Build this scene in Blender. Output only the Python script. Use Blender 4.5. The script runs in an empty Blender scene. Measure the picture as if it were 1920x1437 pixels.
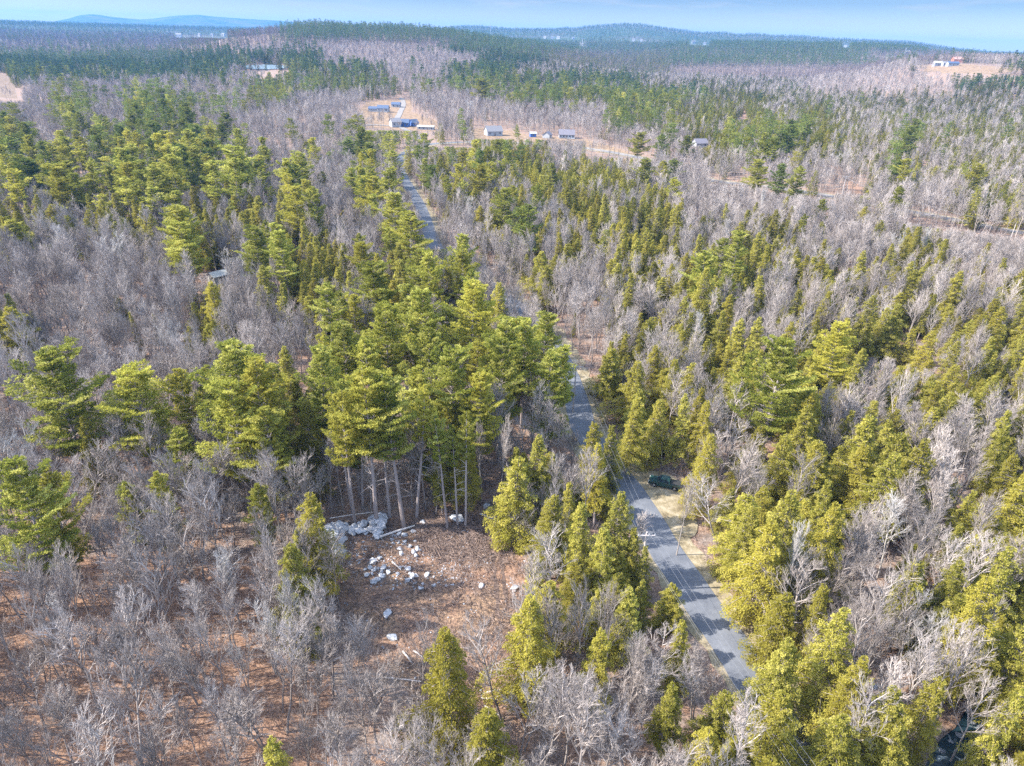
import bpy, math, random
import numpy as np
from mathutils import Matrix, Vector, Euler
R = math.radians
scene = bpy.context.scene
COL = scene.collection

# ------------------------------------------------------------------ camera
CAM_Z = 72.0
PITCH, ROLL = 26.9, 1.7
cam_d = bpy.data.cameras.new('camera'); cam = bpy.data.objects.new('camera', cam_d); COL.objects.link(cam)
cam_d.sensor_width = 36.0; cam_d.lens = 24.0; cam_d.clip_start = 1.0; cam_d.clip_end = 60000.0
CAM_M = Matrix.Rotation(R(90 - PITCH), 3, 'X') @ Matrix.Rotation(R(ROLL), 3, 'Z')
cam.matrix_world = Matrix.Translation((0, 0, CAM_Z)) @ CAM_M.to_4x4()
scene.camera = cam

# ------------------------------------------------------------------ world, sun, exposure
SUN_EL, SUN_AZ = 40.0, -96.0            # azimuth clockwise from +Y
HAZE_DENSITY = 0.85e-4
world = bpy.data.worlds.new('World'); scene.world = world; world.use_nodes = True
wn, wl = world.node_tree.nodes, world.node_tree.links
bg = wn['Background']
sky = wn.new('ShaderNodeTexSky'); sky.sky_type = 'NISHITA'; sky.sun_disc = False
sky.sun_elevation = R(SUN_EL); sky.sun_rotation = R(SUN_AZ); sky.air_density = 1.0; sky.dust_density = 0.3; sky.ozone_density = 3.0
# thin fair-weather clouds low over the horizon
tc = wn.new('ShaderNodeTexCoord'); mp = wn.new('ShaderNodeMapping'); mp.inputs['Scale'].default_value = (3.0, 3.0, 26.0)
nz = wn.new('ShaderNodeTexNoise'); nz.inputs['Scale'].default_value = 2.6; nz.inputs['Detail'].default_value = 7; nz.inputs['Roughness'].default_value = 0.62
cr = wn.new('ShaderNodeValToRGB'); cr.color_ramp.elements[0].position = 0.52; cr.color_ramp.elements[1].position = 0.80
sc_ = wn.new('ShaderNodeMath'); sc_.operation = 'MULTIPLY'; sc_.inputs[1].default_value = 0.75
mx = wn.new('ShaderNodeMixRGB'); mx.inputs['Color2'].default_value = (1.15, 1.2, 1.28, 1)
tint = wn.new('ShaderNodeMixRGB'); tint.blend_type = 'MULTIPLY'; tint.inputs['Fac'].default_value = 1.0

sxyz = wn.new('ShaderNodeSeparateXYZ'); hz = wn.new('ShaderNodeMapRange'); hz.inputs['From Min'].default_value = 0.08; hz.inputs['From Max'].default_value = 0.40; hc = wn.new('ShaderNodeMixRGB')
hl = wn.new('ShaderNodeMixRGB'); hl.inputs['Color1'].default_value = (0.275, 0.285, 0.315, 1); hl.inputs['Color2'].default_value = (0.115, 0.143, 0.200, 1); hm_ = wn.new('ShaderNodeMapRange'); hm_.inputs['From Max'].default_value = 0.045
wl.new(hm_.outputs[0], hl.inputs['Fac']); wl.new(hl.outputs[0], hc.inputs['Color1']); hc.inputs['Color2'].default_value = (2.35, 1.85, 1.45, 1)
wl.new(tc.outputs['Generated'], sxyz.inputs[0]); wl.new(sxyz.outputs['Z'], hm_.inputs['Value']); wl.new(sxyz.outputs['Z'], hz.inputs['Value']); wl.new(hz.outputs[0], hc.inputs['Fac']); wl.new(hc.outputs[0], tint.inputs['Color2'])
wl.new(tc.outputs['Generated'], mp.inputs['Vector']); wl.new(mp.outputs[0], nz.inputs['Vector']); wl.new(nz.outputs['Fac'], cr.inputs['Fac'])
wl.new(cr.outputs['Color'], sc_.inputs[0]); wl.new(sc_.outputs[0], mx.inputs['Fac'])
wl.new(sky.outputs[0], tint.inputs['Color1']); wl.new(tint.outputs[0], mx.inputs['Color1'])
wl.new(mx.outputs[0], bg.inputs['Color']); bg.inputs['Strength'].default_value = 0.15
sun_d = bpy.data.lights.new('sun', 'SUN'); sun = bpy.data.objects.new('sun', sun_d); COL.objects.link(sun)
sun_d.energy = 3.4; sun_d.angle = R(0.5); sun_d.color = (1.0, 0.95, 0.86)
sdir = Vector((math.sin(R(SUN_AZ)) * math.cos(R(SUN_EL)), math.cos(R(SUN_AZ)) * math.cos(R(SUN_EL)), math.sin(R(SUN_EL))))
sun.rotation_euler = sdir.to_track_quat('Z', 'Y').to_euler(); sun.location = (-60, 0, 150)
scene.view_settings.view_transform = 'Standard'; scene.view_settings.look = 'None'
scene.view_settings.exposure = 2.12; scene.view_settings.gamma = 1.0
scene.cycles.use_denoising = False; scene.cycles.use_adaptive_sampling = False
scene.cycles.max_bounces = 6; scene.cycles.diffuse_bounces = 3; scene.cycles.glossy_bounces = 2
scene.cycles.transmission_bounces = 2; scene.cycles.transparent_max_bounces = 4; scene.cycles.volume_bounces = 0
scene.cycles.caustics_reflective = False; scene.cycles.caustics_refractive = False

# ------------------------------------------------------------------ pixel <-> world (photo pixels, 1920 x 1437)
F = 1280.0
MW = np.array(CAM_M)
def ray(px, py):
    d = MW @ np.array([(px - 960) / F, -(py - 718.5) / F, -1.0])
    return d / np.linalg.norm(d)
def project(P):
    P = np.asarray(P, float) - np.array([0, 0, CAM_Z])
    c = P @ MW
    dz = np.minimum(c[..., 2], -1e-3)
    return 960 + F * c[..., 0] / -dz, 718.5 - F * c[..., 1] / -dz, -c[..., 2]

# ------------------------------------------------------------------ terrain
def vnoise(x, y, s, seed):
    x = x / s; y = y / s
    xi = np.floor(x).astype(np.int64); yi = np.floor(y).astype(np.int64)
    fx = x - xi; fy = y - yi
    fx = fx * fx * (3 - 2 * fx); fy = fy * fy * (3 - 2 * fy)
    def h(a, b):
        n = (a * 374761393 + b * 668265263 + seed * 1442695041) & 0x7fffffff
        n = ((n ^ (n >> 13)) * 1274126177) & 0x7fffffff
        return ((n ^ (n >> 16)) & 0xffff) / 65535.0
    return (h(xi, yi) * (1 - fx) + h(xi + 1, yi) * fx) * (1 - fy) + (h(xi, yi + 1) * (1 - fx) + h(xi + 1, yi + 1) * fx) * fy
RIDGES = [
 # distance, front width, back width, tree allowance (m), skyline
 (1900, 620, 600, 20, [(200,112),(300,90),(380,66),(430,54),(500,47),(560,43),(600,41),(650,46),(700,47),(780,51),(850,58),(900,65),(960,74),(1000,80),(1100,96),(1200,115)]),
 (2700, 600, 900, 14, [(1080,104),(1180,94),(1280,85),(1400,84),(1500,85),(1600,87),(1700,93),(1760,99),(1850,105),(1920,108),(2100,114)]),
 (5000, 1300, 1000, 22, [(700,58),(780,54),(840,51),(860,47),(900,47),(920,49),(960,52),(1000,52),(1040,52),(1060,50),(1080,51),(1100,47),(1130,44),(1170,42),(1200,43),(1230,48),(1260,52),(1290,56),(1310,59),(1360,59),(1380,63),(1415,62),(1450,65),(1500,66),(1550,70),(1620,73),(1700,76),(1740,81),(1800,90),(1850,96),(1890,102),(1920,105),(2100,112)]),
 (6000, 1300, 800, 24, [(-300,46),(-100,50),(0,49),(60,48),(130,50),(250,50),(330,49),(450,51),(560,48),(640,54),(800,66)]),
 (7800, 700, 500, 0, [(250,56),(300,50),(330,46),(380,43),(415,49),(450,53),(480,49),(520,47),(560,52),(620,62)]),
 (9400, 900, 600, 0, [(-300,44),(-100,47),(-20,47),(20,44),(50,45),(75,47),(100,41),(130,35),(150,29),(170,27),(185,28),(210,32),(240,35),(265,37),(290,35),(310,32),(340,29),(370,28),(400,31),(440,34),(500,38),(545,41),(600,50),(700,62),(900,72)]),
]
RD = []
for (rr, wf, wb, tr, pts) in RIDGES:
    az, hh = [], []
    for (px, py) in pts:
        d = ray(px, py); az.append(math.atan2(d[0], d[1])); hh.append(CAM_Z + rr * d[2] / math.hypot(d[0], d[1]) - tr)
    RD.append((rr, wf, wb, np.array(az), np.array(hh)))
def sstep(a, b, x):
    t = np.clip((x - a) / (b - a), 0, 1); return t * t * (3 - 2 * t)
VIL_AZ = np.array([math.atan2(*ray(px, 110)[:2]) for px in (1500, 1620, 1700, 1800, 1920, 2200)])
VIL_H = np.array([0, 18, 38, 46, 47, 46.0])
def terrain(x, y):
    x = np.asarray(x, float); y = np.asarray(y, float)
    r = np.hypot(x, y) + 1e-6; az = np.arctan2(x, y)
    base = 48 * sstep(900, 4600, r)
    add = np.zeros_like(r)
    for (rr, wf, wb, a, h) in RD:
        top = np.interp(az, a, h)
        w = np.where(r < rr, wf, wb)
        wob = 1 + 0.10 * (vnoise(x, y, 420, 5) - 0.5) * (np.abs(r - rr) > 0)
        g = np.exp(-((r - rr) / w) ** 2) * np.where(r < rr * 0.98, wob, 1)
        add = np.maximum(add, (top - 48 * sstep(900, 4600, rr)) * g)
    vil = np.interp(az, VIL_AZ, VIL_H) * np.exp(-((r - 1450) / np.where(r < 1450, 270, 700)) ** 2)
    add = np.maximum(add, vil)
    und = (vnoise(x, y, 90, 1) - 0.5) * 3.0 * sstep(60, 220, r) * (1 - sstep(900, 1500, r)) + (vnoise(x, y, 260, 2) - 0.5) * 9 * sstep(300, 800, r) * (1 - 0.6 * sstep(1500, 4000, r))
    return base + add + und
def at(px, py, H=0.0):
    """point whose height above the ground is H, seen at photo pixel (px, py)"""
    d = ray(px, py); z = 0.0; t = 0
    if d[2] > -0.0015: d[2] = -0.0015
    # march for terrain hits, then refine
    ts = np.geomspace(30, 12000, 900)
    zz = terrain(d[0] * ts, d[1] * ts) + H
    below = CAM_Z + d[2] * ts < zz
    i = int(np.argmax(below)) if below.any() else len(ts) - 1
    lo, hi = ts[max(i - 1, 0)], ts[i]
    for _ in range(24):
        m = (lo + hi) / 2
        if CAM_Z + d[2] * m < float(terrain(d[0] * m, d[1] * m)) + H: hi = m
        else: lo = m
    t = hi
    x, y = d[0] * t, d[1] * t
    return float(x), float(y), float(terrain(x, y))

# ------------------------------------------------------------------ helpers
def tag(o, label=None, cat=None, group=None, kind=None):
    if label: o['label'] = label
    if cat: o['category'] = cat
    if group: o['group'] = group
    if kind: o['kind'] = kind
    return o
class MB:
    """collects polygons; builds one mesh"""
    def __init__(s): s.v = []; s.f = []; s.m = []; s.t = []
    def add(s, vs, fs, mat=0, tint=0.5):
        n = len(s.v); s.v.extend(vs); s.t.extend([tint] * len(vs))
        for f in fs: s.f.append([i + n for i in f]); s.m.append(mat)
    def box(s, c, d, rz=0.0, mat=0, taper=1.0):
        x, y, z = d[0] / 2, d[1] / 2, d[2] / 2; ca, sa = math.cos(rz), math.sin(rz); vs = []
        for sz in (-1, 1):
            k = 1.0 if sz < 0 else taper
            for sx, sy in ((-1, -1), (1, -1), (1, 1), (-1, 1)):
                a, b = sx * x * k, sy * y * k
                vs.append((c[0] + a * ca - b * sa, c[1] + a * sa + b * ca, c[2] + sz * z))
        s.add(vs, [(0, 3, 2, 1), (4, 5, 6, 7), (0, 1, 5, 4), (1, 2, 6, 5), (2, 3, 7, 6), (3, 0, 4, 7)], mat)
    def tube(s, pts, rad, n=6, mat=0, tip=False, tint=0.5):
        pts = [Vector(p) for p in pts]; k = len(pts); base = len(s.v)
        d0 = (pts[-1] - pts[0]).normalized()
        u = d0.cross(Vector((0.31, 0.77, 0.55))).normalized(); w = d0.cross(u)
        for i, p in enumerate(pts):
            if tip and i == k - 1: s.v.append(tuple(p)); s.t.append(tint); break
            for j in range(n):
                a = 2 * math.pi * j / n; q = p + (u * math.cos(a) + w * math.sin(a)) * rad[i]
                s.v.append(tuple(q)); s.t.append(tint)
        for i in range(k - 1):
            a = base + i * n; b = a + n
            for j in range(n):
                j2 = (j + 1) % n
                if tip and i == k - 2: s.f.append([a + j, a + j2, b])
                else: s.f.append([a + j, a + j2, b + j2, b + j])
                s.m.append(mat)
        if not tip: s.f.append([base + (k - 1) * n + j for j in range(n)]); s.m.append(mat)
    def mesh(s, name, mats, smooth=False):
        me = bpy.data.meshes.new(name)
        me.from_pydata([tuple(map(float, v)) for v in s.v], [], s.f)
        for m in mats: me.materials.append(m)
        me.polygons.foreach_set('material_index', s.m)
        a = me.attributes.new('tint', 'FLOAT', 'POINT'); a.data.foreach_set('value', np.array(s.t, dtype=np.float32))
        if smooth: me.polygons.foreach_set('use_smooth', [True] * len(me.polygons))
        me.update(); return me
def obj(name, me, parent=None, loc=None, rz=0.0):
    o = bpy.data.objects.new(name, me); COL.objects.link(o)
    if parent is not None: o.parent = parent
    if loc is not None: o.location = loc
    if rz: o.rotation_euler = (0, 0, rz)
    return o
def empty(name, loc, rz=0.0):
    o = bpy.data.objects.new(name, None); COL.objects.link(o); o.location = loc; o.rotation_euler = (0, 0, rz); o.empty_display_size = 0.5
    return o
def mat(name): 
    m = bpy.data.materials.new(name); m.use_nodes = True
    return m, m.node_tree.nodes, m.node_tree.links, m.node_tree.nodes['Principled BSDF']
def plain(name, col, rough=0.7, var=0.12, scale=3.0, metal=0.0, coat=0.0):
    m, n, l, p = mat(name)
    t = n.new('ShaderNodeTexCoord'); z = n.new('ShaderNodeTexNoise'); z.inputs['Scale'].default_value = scale; z.inputs['Detail'].default_value = 5
    l.new(t.outputs['Object'], z.inputs['Vector'])
    r = n.new('ShaderNodeValToRGB')
    r.color_ramp.elements[0].position = 0.3; r.color_ramp.elements[1].position = 0.7
    r.color_ramp.elements[0].color = (*[c * (1 - var) for c in col], 1); r.color_ramp.elements[1].color = (*[min(1, c * (1 + var)) for c in col], 1)
    l.new(z.outputs['Fac'], r.inputs['Fac']); l.new(r.outputs['Color'], p.inputs['Base Color'])
    p.inputs['Roughness'].default_value = rough; p.inputs['Metallic'].default_value = metal; p.inputs['Coat Weight'].default_value = coat
    return m
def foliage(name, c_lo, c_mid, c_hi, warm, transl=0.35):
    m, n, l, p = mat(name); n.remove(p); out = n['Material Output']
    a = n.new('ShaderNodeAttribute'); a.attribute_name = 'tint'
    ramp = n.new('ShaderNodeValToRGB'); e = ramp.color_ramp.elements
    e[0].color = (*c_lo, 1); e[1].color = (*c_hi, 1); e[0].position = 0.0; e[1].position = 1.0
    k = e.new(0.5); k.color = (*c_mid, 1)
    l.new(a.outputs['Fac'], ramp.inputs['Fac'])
    oi = n.new('ShaderNodeObjectInfo')
    mixw = n.new('ShaderNodeMixRGB'); mixw.inputs['Color2'].default_value = (*warm, 1)
    mr = n.new('ShaderNodeMapRange'); mr.inputs['From Min'].default_value = 0.35; mr.inputs['From Max'].default_value = 1.0; mr.inputs['To Max'].default_value = 0.75
    l.new(oi.outputs['Random'], mr.inputs['Value']); l.new(mr.outputs[0], mixw.inputs['Fac']); l.new(ramp.outputs['Color'], mixw.inputs['Color1'])
    hs = n.new('ShaderNodeHueSaturation')
    mv = n.new('ShaderNodeMath'); mv.operation = 'MULTIPLY'; mv.inputs[1].default_value = 7.31
    fr = n.new('ShaderNodeMath'); fr.operation = 'FRACT'; mr2 = n.new('ShaderNodeMapRange'); mr2.inputs['To Min'].default_value = 0.72; mr2.inputs['To Max'].default_value = 1.22
    l.new(oi.outputs['Random'], mv.inputs[0]); l.new(mv.outputs[0], fr.inputs[0]); l.new(fr.outputs[0], mr2.inputs['Value']); l.new(mr2.outputs[0], hs.inputs['Value'])
    l.new(mixw.outputs[0], hs.inputs['Color'])
    df = n.new('ShaderNodeBsdfDiffuse'); tr = n.new('ShaderNodeBsdfTranslucent'); ms = n.new('ShaderNodeMixShader'); ms.inputs[0].default_value = transl
    l.new(hs.outputs[0], df.inputs['Color']); l.new(hs.outputs[0], tr.inputs['Color']); l.new(df.outputs[0], ms.inputs[1]); l.new(tr.outputs[0], ms.inputs[2])
    l.new(ms.outputs[0], out.inputs['Surface'])
    return m
def bark(name, c1, c2):
    m, n, l, p = mat(name); n.remove(p); out = n['Material Output']
    a = n.new('ShaderNodeAttribute'); a.attribute_name = 'tint'; oi = n.new('ShaderNodeObjectInfo')
    ad = n.new('ShaderNodeMath'); ad.operation = 'ADD'; l.new(a.outputs['Fac'], ad.inputs[0]); am = n.new('ShaderNodeMath'); am.operation = 'MULTIPLY_ADD'; am.inputs[1].default_value = 0.6; am.inputs[2].default_value = 0.15; l.new(oi.outputs['Random'], am.inputs[0]); l.new(am.outputs[0], ad.inputs[1])
    h = n.new('ShaderNodeMath'); h.operation = 'MULTIPLY'; h.inputs[1].default_value = 0.5; l.new(ad.outputs[0], h.inputs[0])
    r = n.new('ShaderNodeValToRGB'); r.color_ramp.elements[0].color = (*c1, 1); r.color_ramp.elements[1].color = (*c2, 1)
    r.color_ramp.elements[0].position = 0.15; r.color_ramp.elements[1].position = 0.85
    l.new(h.outputs[0], r.inputs['Fac'])
    df = n.new('ShaderNodeBsdfDiffuse'); l.new(r.outputs['Color'], df.inputs['Color']); l.new(df.outputs[0], out.inputs['Surface'])
    return m
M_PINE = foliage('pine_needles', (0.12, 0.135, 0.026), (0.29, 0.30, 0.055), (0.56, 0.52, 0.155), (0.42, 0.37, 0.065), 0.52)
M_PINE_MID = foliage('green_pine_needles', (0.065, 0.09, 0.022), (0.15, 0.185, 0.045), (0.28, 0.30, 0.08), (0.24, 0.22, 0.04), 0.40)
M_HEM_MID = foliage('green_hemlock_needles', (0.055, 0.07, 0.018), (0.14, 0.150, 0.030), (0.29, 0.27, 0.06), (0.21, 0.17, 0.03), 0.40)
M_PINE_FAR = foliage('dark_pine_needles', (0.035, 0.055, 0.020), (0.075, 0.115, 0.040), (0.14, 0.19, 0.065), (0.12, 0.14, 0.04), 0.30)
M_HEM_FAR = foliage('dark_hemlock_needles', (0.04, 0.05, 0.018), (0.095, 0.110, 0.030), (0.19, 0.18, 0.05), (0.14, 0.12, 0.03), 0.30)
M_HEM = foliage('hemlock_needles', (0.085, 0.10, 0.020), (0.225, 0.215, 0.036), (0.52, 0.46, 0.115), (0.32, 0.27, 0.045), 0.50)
M_BARK_C = bark('conifer_bark', (0.20, 0.16, 0.15), (0.34, 0.30, 0.29))
M_BARK_B = bark('bare_branch_bark', (0.10, 0.080, 0.068), (0.46, 0.405, 0.375))
M_BARK_FAR = bark('shaded_twig_bark', (0.065, 0.050, 0.045), (0.26, 0.215, 0.20))  # dark twig bark, with the self-shadow of dense twigs put into its colour
M_BARK_W = bark('birch_bark', (0.26, 0.235, 0.22), (0.47, 0.44, 0.41))
M_BRUSH = bark('brush_twig', (0.16, 0.11, 0.09), (0.40, 0.32, 0.28))

# ------------------------------------------------------------------ plan-view polygons (photo pixels laid on the ground)
def gpoly(pts): return np.array([at(px, py)[:2] for px, py in pts])
def inside(poly, x, y):
    x = np.asarray(x); y = np.asarray(y); c = np.zeros(x.shape, bool); j = len(poly) - 1
    for i in range(len(poly)):
        xi, yi = poly[i]; xj, yj = poly[j]
        with np.errstate(divide='ignore', invalid='ignore'):
            c ^= ((yi > y) != (yj > y)) & (x < (xj - xi) * (y - yi) / (yj - yi + 1e-12) + xi)
        j = i
    return c
P_CLEAR = gpoly([(592,1035),(625,1000),(700,985),(770,955),(860,940),(935,948),(985,1050),(985,1150),(975,1260),(915,1390),(850,1400),(770,1310),(700,1215),(640,1140),(600,1075)])
P_FIELD = gpoly([(1712,124),(1760,121),(1850,124),(1925,132),(1860,139),(1790,140),(1735,134)])
P_HOUSE1 = gpoly([(655,222),(690,190),(768,186),(775,212),(822,228),(822,247),(760,245),(690,240)])
P_HOUSE2 = gpoly([(880,272),(890,240),(960,245),(990,254),(1045,256),(1100,262),(1230,300),(1150,290),(1060,275),(960,272)])
P_SAND = gpoly([(-60,136),(4,137),(22,152),(36,178),(30,186),(-80,170)])
P_PULL = gpoly([(1168,898),(1200,882),(1262,886),(1302,950),(1312,1010),(1262,1010),(1222,975),(1190,930)])
P_POND = gpoly([(450,125),(480,122.5),(535,123.5),(543,129),(500,132),(460,130.5)])
P_BROOK = gpoly([(1700,1500),(1740,1425),(1765,1380),(1800,1355),(1815,1325),(1822,1295),(1845,1300),(1850,1330),(1880,1350),(1885,1400),(1870,1440),(1850,1500)])
P_ORANGE = [gpoly(q) for q in ([(1638,640),(1665,632),(1740,655),(1745,690),(1690,680),(1655,672)], [(1555,315),(1572,312),(1612,350),(1622,368),(1598,362),(1575,340)], [(1385,200),(1392,198),(1402,222),(1394,226)], [(1745,680),(1800,690),(1790,705),(1740,700)])]
P_CUT = gpoly([(560,245),(740,262),(760,300),(735,300),(640,262),(560,262)])
ROAD1 = [(1620,1560),(1500,1430),(1420,1290),(1364,1200),(1325,1150),(1295,1100),(1257,1050),(1228,1000),(1200,950),(1172,910),(1130,860),(1094,805),(1084,765),(1074,730),(1058,690),(1035,645),(1000,600),(950,560),(885,512),(822,474),(806,440),(797,410),(785,380),(766,350),(752,325),(748,303),(762,284),(795,271),(870,267)]
ROAD2 = [(2050,462),(1920,438),(1850,425),(1750,405),(1700,397),(1620,380),(1530,364),(1450,352),(1400,347),(1340,341),(1290,327),(1230,303),(1150,286),(1060,273),(960,268),(870,267)]
LANE = [(800,270),(778,252),(748,238),(742,228),(752,208),(758,194),(752,184)]
LANE2 = [(748,238),(700,234),(650,238),(560,250)]
def gline(pts, step):
    P = np.array([at(px, py)[:2] for px, py in pts])
    for _ in range(3):                                   # corner cutting
        Q = [P[0]]
        for a, b in zip(P[:-1], P[1:]): Q += [a * 0.75 + b * 0.25, a * 0.25 + b * 0.75]
        Q.append(P[-1]); P = np.array(Q)
    d = np.r_[0, np.cumsum(np.hypot(*np.diff(P, axis=0).T))]
    s = np.arange(0, d[-1], step)
    return np.c_[np.interp(s, d, P[:, 0]), np.interp(s, d, P[:, 1])]
L1, L2, L3, L4 = gline(ROAD1, 2.5), gline(ROAD2, 3.0), gline(LANE, 3.0), gline(LANE2, 3.0)
def dist_line(L, x, y):
    x = np.asarray(x, float).ravel(); y = np.asarray(y, float).ravel(); out = np.full(x.shape, 1e9)
    for i in range(0, len(x), 4000):
        d = (x[i:i + 4000, None] - L[None, :, 0]) ** 2 + (y[i:i + 4000, None] - L[None, :, 1]) ** 2
        out[i:i + 4000] = np.sqrt(d.min(1))
    return out

# ------------------------------------------------------------------ the ground sheet
def build_ground():
    azs = np.r_[np.linspace(-180, -52, 40)[:-1], np.linspace(-52, 52, 420), np.linspace(52, 180, 40)[1:]]
    rs = np.r_[0.0, np.geomspace(6, 10300, 450)]
    A, RR = np.meshgrid(np.radians(azs), rs); X = np.sin(A) * RR; Y = np.cos(A) * RR; Z = terrain(X, Y)
    # the brook lies in a shallow bed
    br = inside(P_BROOK, X, Y); Z = np.where(br, Z - 0.9, Z)
    na, nr = len(azs), len(rs)
    V = np.c_[X.ravel(), Y.ravel(), Z.ravel()]
    i = np.arange(nr - 1)[:, None] * na + np.arange(na - 1)[None, :]
    Fc = np.stack([i, i + 1, i + na + 1, i + na], -1).reshape(-1, 4)
    me = bpy.data.meshes.new('ground'); me.vertices.add(len(V)); me.vertices.foreach_set('co', V.ravel())
    me.loops.add(Fc.size); me.loops.foreach_set('vertex_index', Fc.ravel()[::1]); me.polygons.add(len(Fc))
    me.polygons.foreach_set('loop_start', np.arange(0, Fc.size, 4)); me.update(); me.validate()
    me.polygons.foreach_set('use_smooth', [True] * len(me.polygons))
    x, y = V[:, 0], V[:, 1]
    clear = inside(P_CLEAR, x, y) * 1.0
    field = (inside(P_FIELD, x, y) | inside(P_HOUSE1, x, y) | inside(P_HOUSE2, x, y)) * 1.0
    sand = inside(P_SAND, x, y) * 1.0
    org = np.zeros(len(x))
    for q in P_ORANGE: org = np.maximum(org, inside(q, x, y) * 1.0)
    px, py, dd = project(V)
    warm = np.clip(((px < 620) & (py > 1040)) * 1.0 + org, 0, 1)
    col = np.c_[clear, field, sand, warm].astype(np.float32)
    at_ = me.attributes.new('zone', 'FLOAT_COLOR', 'POINT'); at_.data.foreach_set('color', col.ravel())
    m, n, l, p = mat('forest_floor')
    a = n.new('ShaderNodeAttribute'); a.attribute_name = 'zone'; sp = n.new('ShaderNodeSeparateColor'); l.new(a.outputs['Color'], sp.inputs[0])
    tcn = n.new('ShaderNodeTexCoord')
    def noise(scale, det=6, ro=0.6):
        q = n.new('ShaderNodeTexNoise'); q.inputs['Scale'].default_value = scale; q.inputs['Detail'].default_value = det; q.inputs['Roughness'].default_value = ro
        l.new(tcn.outputs['Object'], q.inputs['Vector']); return q
    def ramp(src, stops):
        q = n.new('ShaderNodeValToRGB'); e = q.color_ramp.elements
        e[0].position, e[0].color = stops[0][0], (*stops[0][1], 1); e[1].position, e[1].color = stops[-1][0], (*stops[-1][1], 1)
        for s_ in stops[1:-1]: k = e.new(s_[0]); k.color = (*s_[1], 1)
        l.new(src, q.inputs['Fac']); return q
    def mix(f, c1, c2):
        q = n.new('ShaderNodeMixRGB')
        if isinstance(f, float): q.inputs['Fac'].default_value = f
        else: l.new(f, q.inputs['Fac'])
        l.new(c1, q.inputs['Color1']); l.new(c2, q.inputs['Color2']); return q.outputs[0]
    n_fine, n_mid, n_big = noise(2.2, 8, 0.75), noise(0.28, 6, 0.65), noise(0.03, 4, 0.6)
    litter = ramp(n_fine.outputs['Fac'], [(0.30, (0.06, 0.037, 0.028)), (0.45, (0.19, 0.11, 0.072)), (0.58, (0.32, 0.20, 0.135)), (0.72, (0.42, 0.31, 0.24))])
    dull = ramp(n_fine.outputs['Fac'], [(0.30, (0.07, 0.055, 0.05)), (0.5, (0.19, 0.15, 0.125)), (0.70, (0.33, 0.28, 0.25))])
    f1 = ramp(n_mid.outputs['Fac'], [(0.40, (0, 0, 0)), (0.62, (1, 1, 1))])
    forest = mix(f1.outputs['Color'], dull.outputs['Color'], litter.outputs['Color'])
    v1 = n.new('ShaderNodeTexVoronoi'); v1.inputs['Scale'].default_value = 0.9; l.new(tcn.outputs['Object'], v1.inputs['Vector'])
    dirt = ramp(n_fine.outputs['Fac'], [(0.28, (0.035, 0.024, 0.02)), (0.42, (0.09, 0.065, 0.05)), (0.53, (0.25, 0.16, 0.10)), (0.64, (0.38, 0.26, 0.175)), (0.78, (0.46, 0.38, 0.31))])
    n_p = noise(0.12, 5, 0.6); fp = ramp(n_p.outputs['Fac'], [(0.42, (0, 0, 0)), (0.58, (1, 1, 1))])
    cl = mix(fp.outputs['Color'], dirt.outputs['Color'], litter.outputs['Color'])
    grass = ramp(n_mid.outputs['Fac'], [(0.35, (0.12, 0.08, 0.05)), (0.5, (0.20, 0.135, 0.085)), (0.68, (0.28, 0.20, 0.13))])
    sandc = ramp(n_mid.outputs['Fac'], [(0.35, (0.11, 0.075, 0.05)), (0.65, (0.22, 0.16, 0.115))])
    # zone edges broken up by noise
    def edge(ch):
        ad = n.new('ShaderNodeMath'); ad.operation = 'ADD'; l.new(ch, ad.inputs[0])
        sb = n.new('ShaderNodeMath'); sb.operation = 'MULTIPLY_ADD'; l.new(n_mid.outputs['Fac'], sb.inputs[0]); sb.inputs[1].default_value = 1.2; sb.inputs[2].default_value = -0.6
        l.new(sb.outputs[0], ad.inputs[1])
        mr = n.new('ShaderNodeMapRange'); l.new(ad.outputs[0], mr.inputs['Value']); mr.inputs['From Min'].default_value = 0.42; mr.inputs['From Max'].default_value = 0.58
        return mr.outputs[0]
    warmc = mix(a.outputs['Alpha'], forest, litter.outputs['Color'])
    c = mix(edge(sp.outputs[0]), warmc, cl); c = mix(edge(sp.outputs[1]), c, grass.outputs['Color']); c = mix(edge(sp.outputs[2]), c, sandc.outputs['Color'])
    # far away the floor is only seen as forest: grey-green cover on the distant hills
    geo = n.new('ShaderNodeNewGeometry'); vl = n.new('ShaderNodeVectorMath'); vl.operation = 'LENGTH'; l.new(geo.outputs['Position'], vl.inputs[0])
    fr = n.new('ShaderNodeMapRange'); fr.inputs['From Min'].default_value = 1500; fr.inputs['From Max'].default_value = 3800; l.new(vl.outputs['Value'], fr.inputs['Value'])
    n_h = noise(0.004, 8, 0.7); n_h2 = noise(0.02, 6, 0.7)
    hill = ramp(n_h.outputs['Fac'], [(0.36, (0.025, 0.05, 0.028)), (0.50, (0.05, 0.075, 0.04)), (0.62, (0.085, 0.085, 0.075))])
    c = mix(fr.outputs[0], c, hill.outputs['Color'])
    l.new(c, p.inputs['Base Color']); p.inputs['Roughness'].default_value = 0.95; p.inputs['Specular IOR Level'].default_value = 0.1
    b = n.new('ShaderNodeBump'); b.inputs['Strength'].default_value = 0.9; b.inputs['Distance'].default_value = 0.25; l.new(n_fine.outputs['Fac'], b.inputs['Height'])
    b2 = n.new('ShaderNodeBump'); b2.inputs['Strength'].default_value = 0.5; b2.inputs['Distance'].default_value = 16.0; l.new(n_h2.outputs['Fac'], b2.inputs['Height'])
    mb = n.new('ShaderNodeMix'); mb.data_type = 'VECTOR'; l.new(fr.outputs[0], mb.inputs[0]); l.new(b.outputs[0], mb.inputs[4]); l.new(b2.outputs[0], mb.inputs[5])
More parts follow.
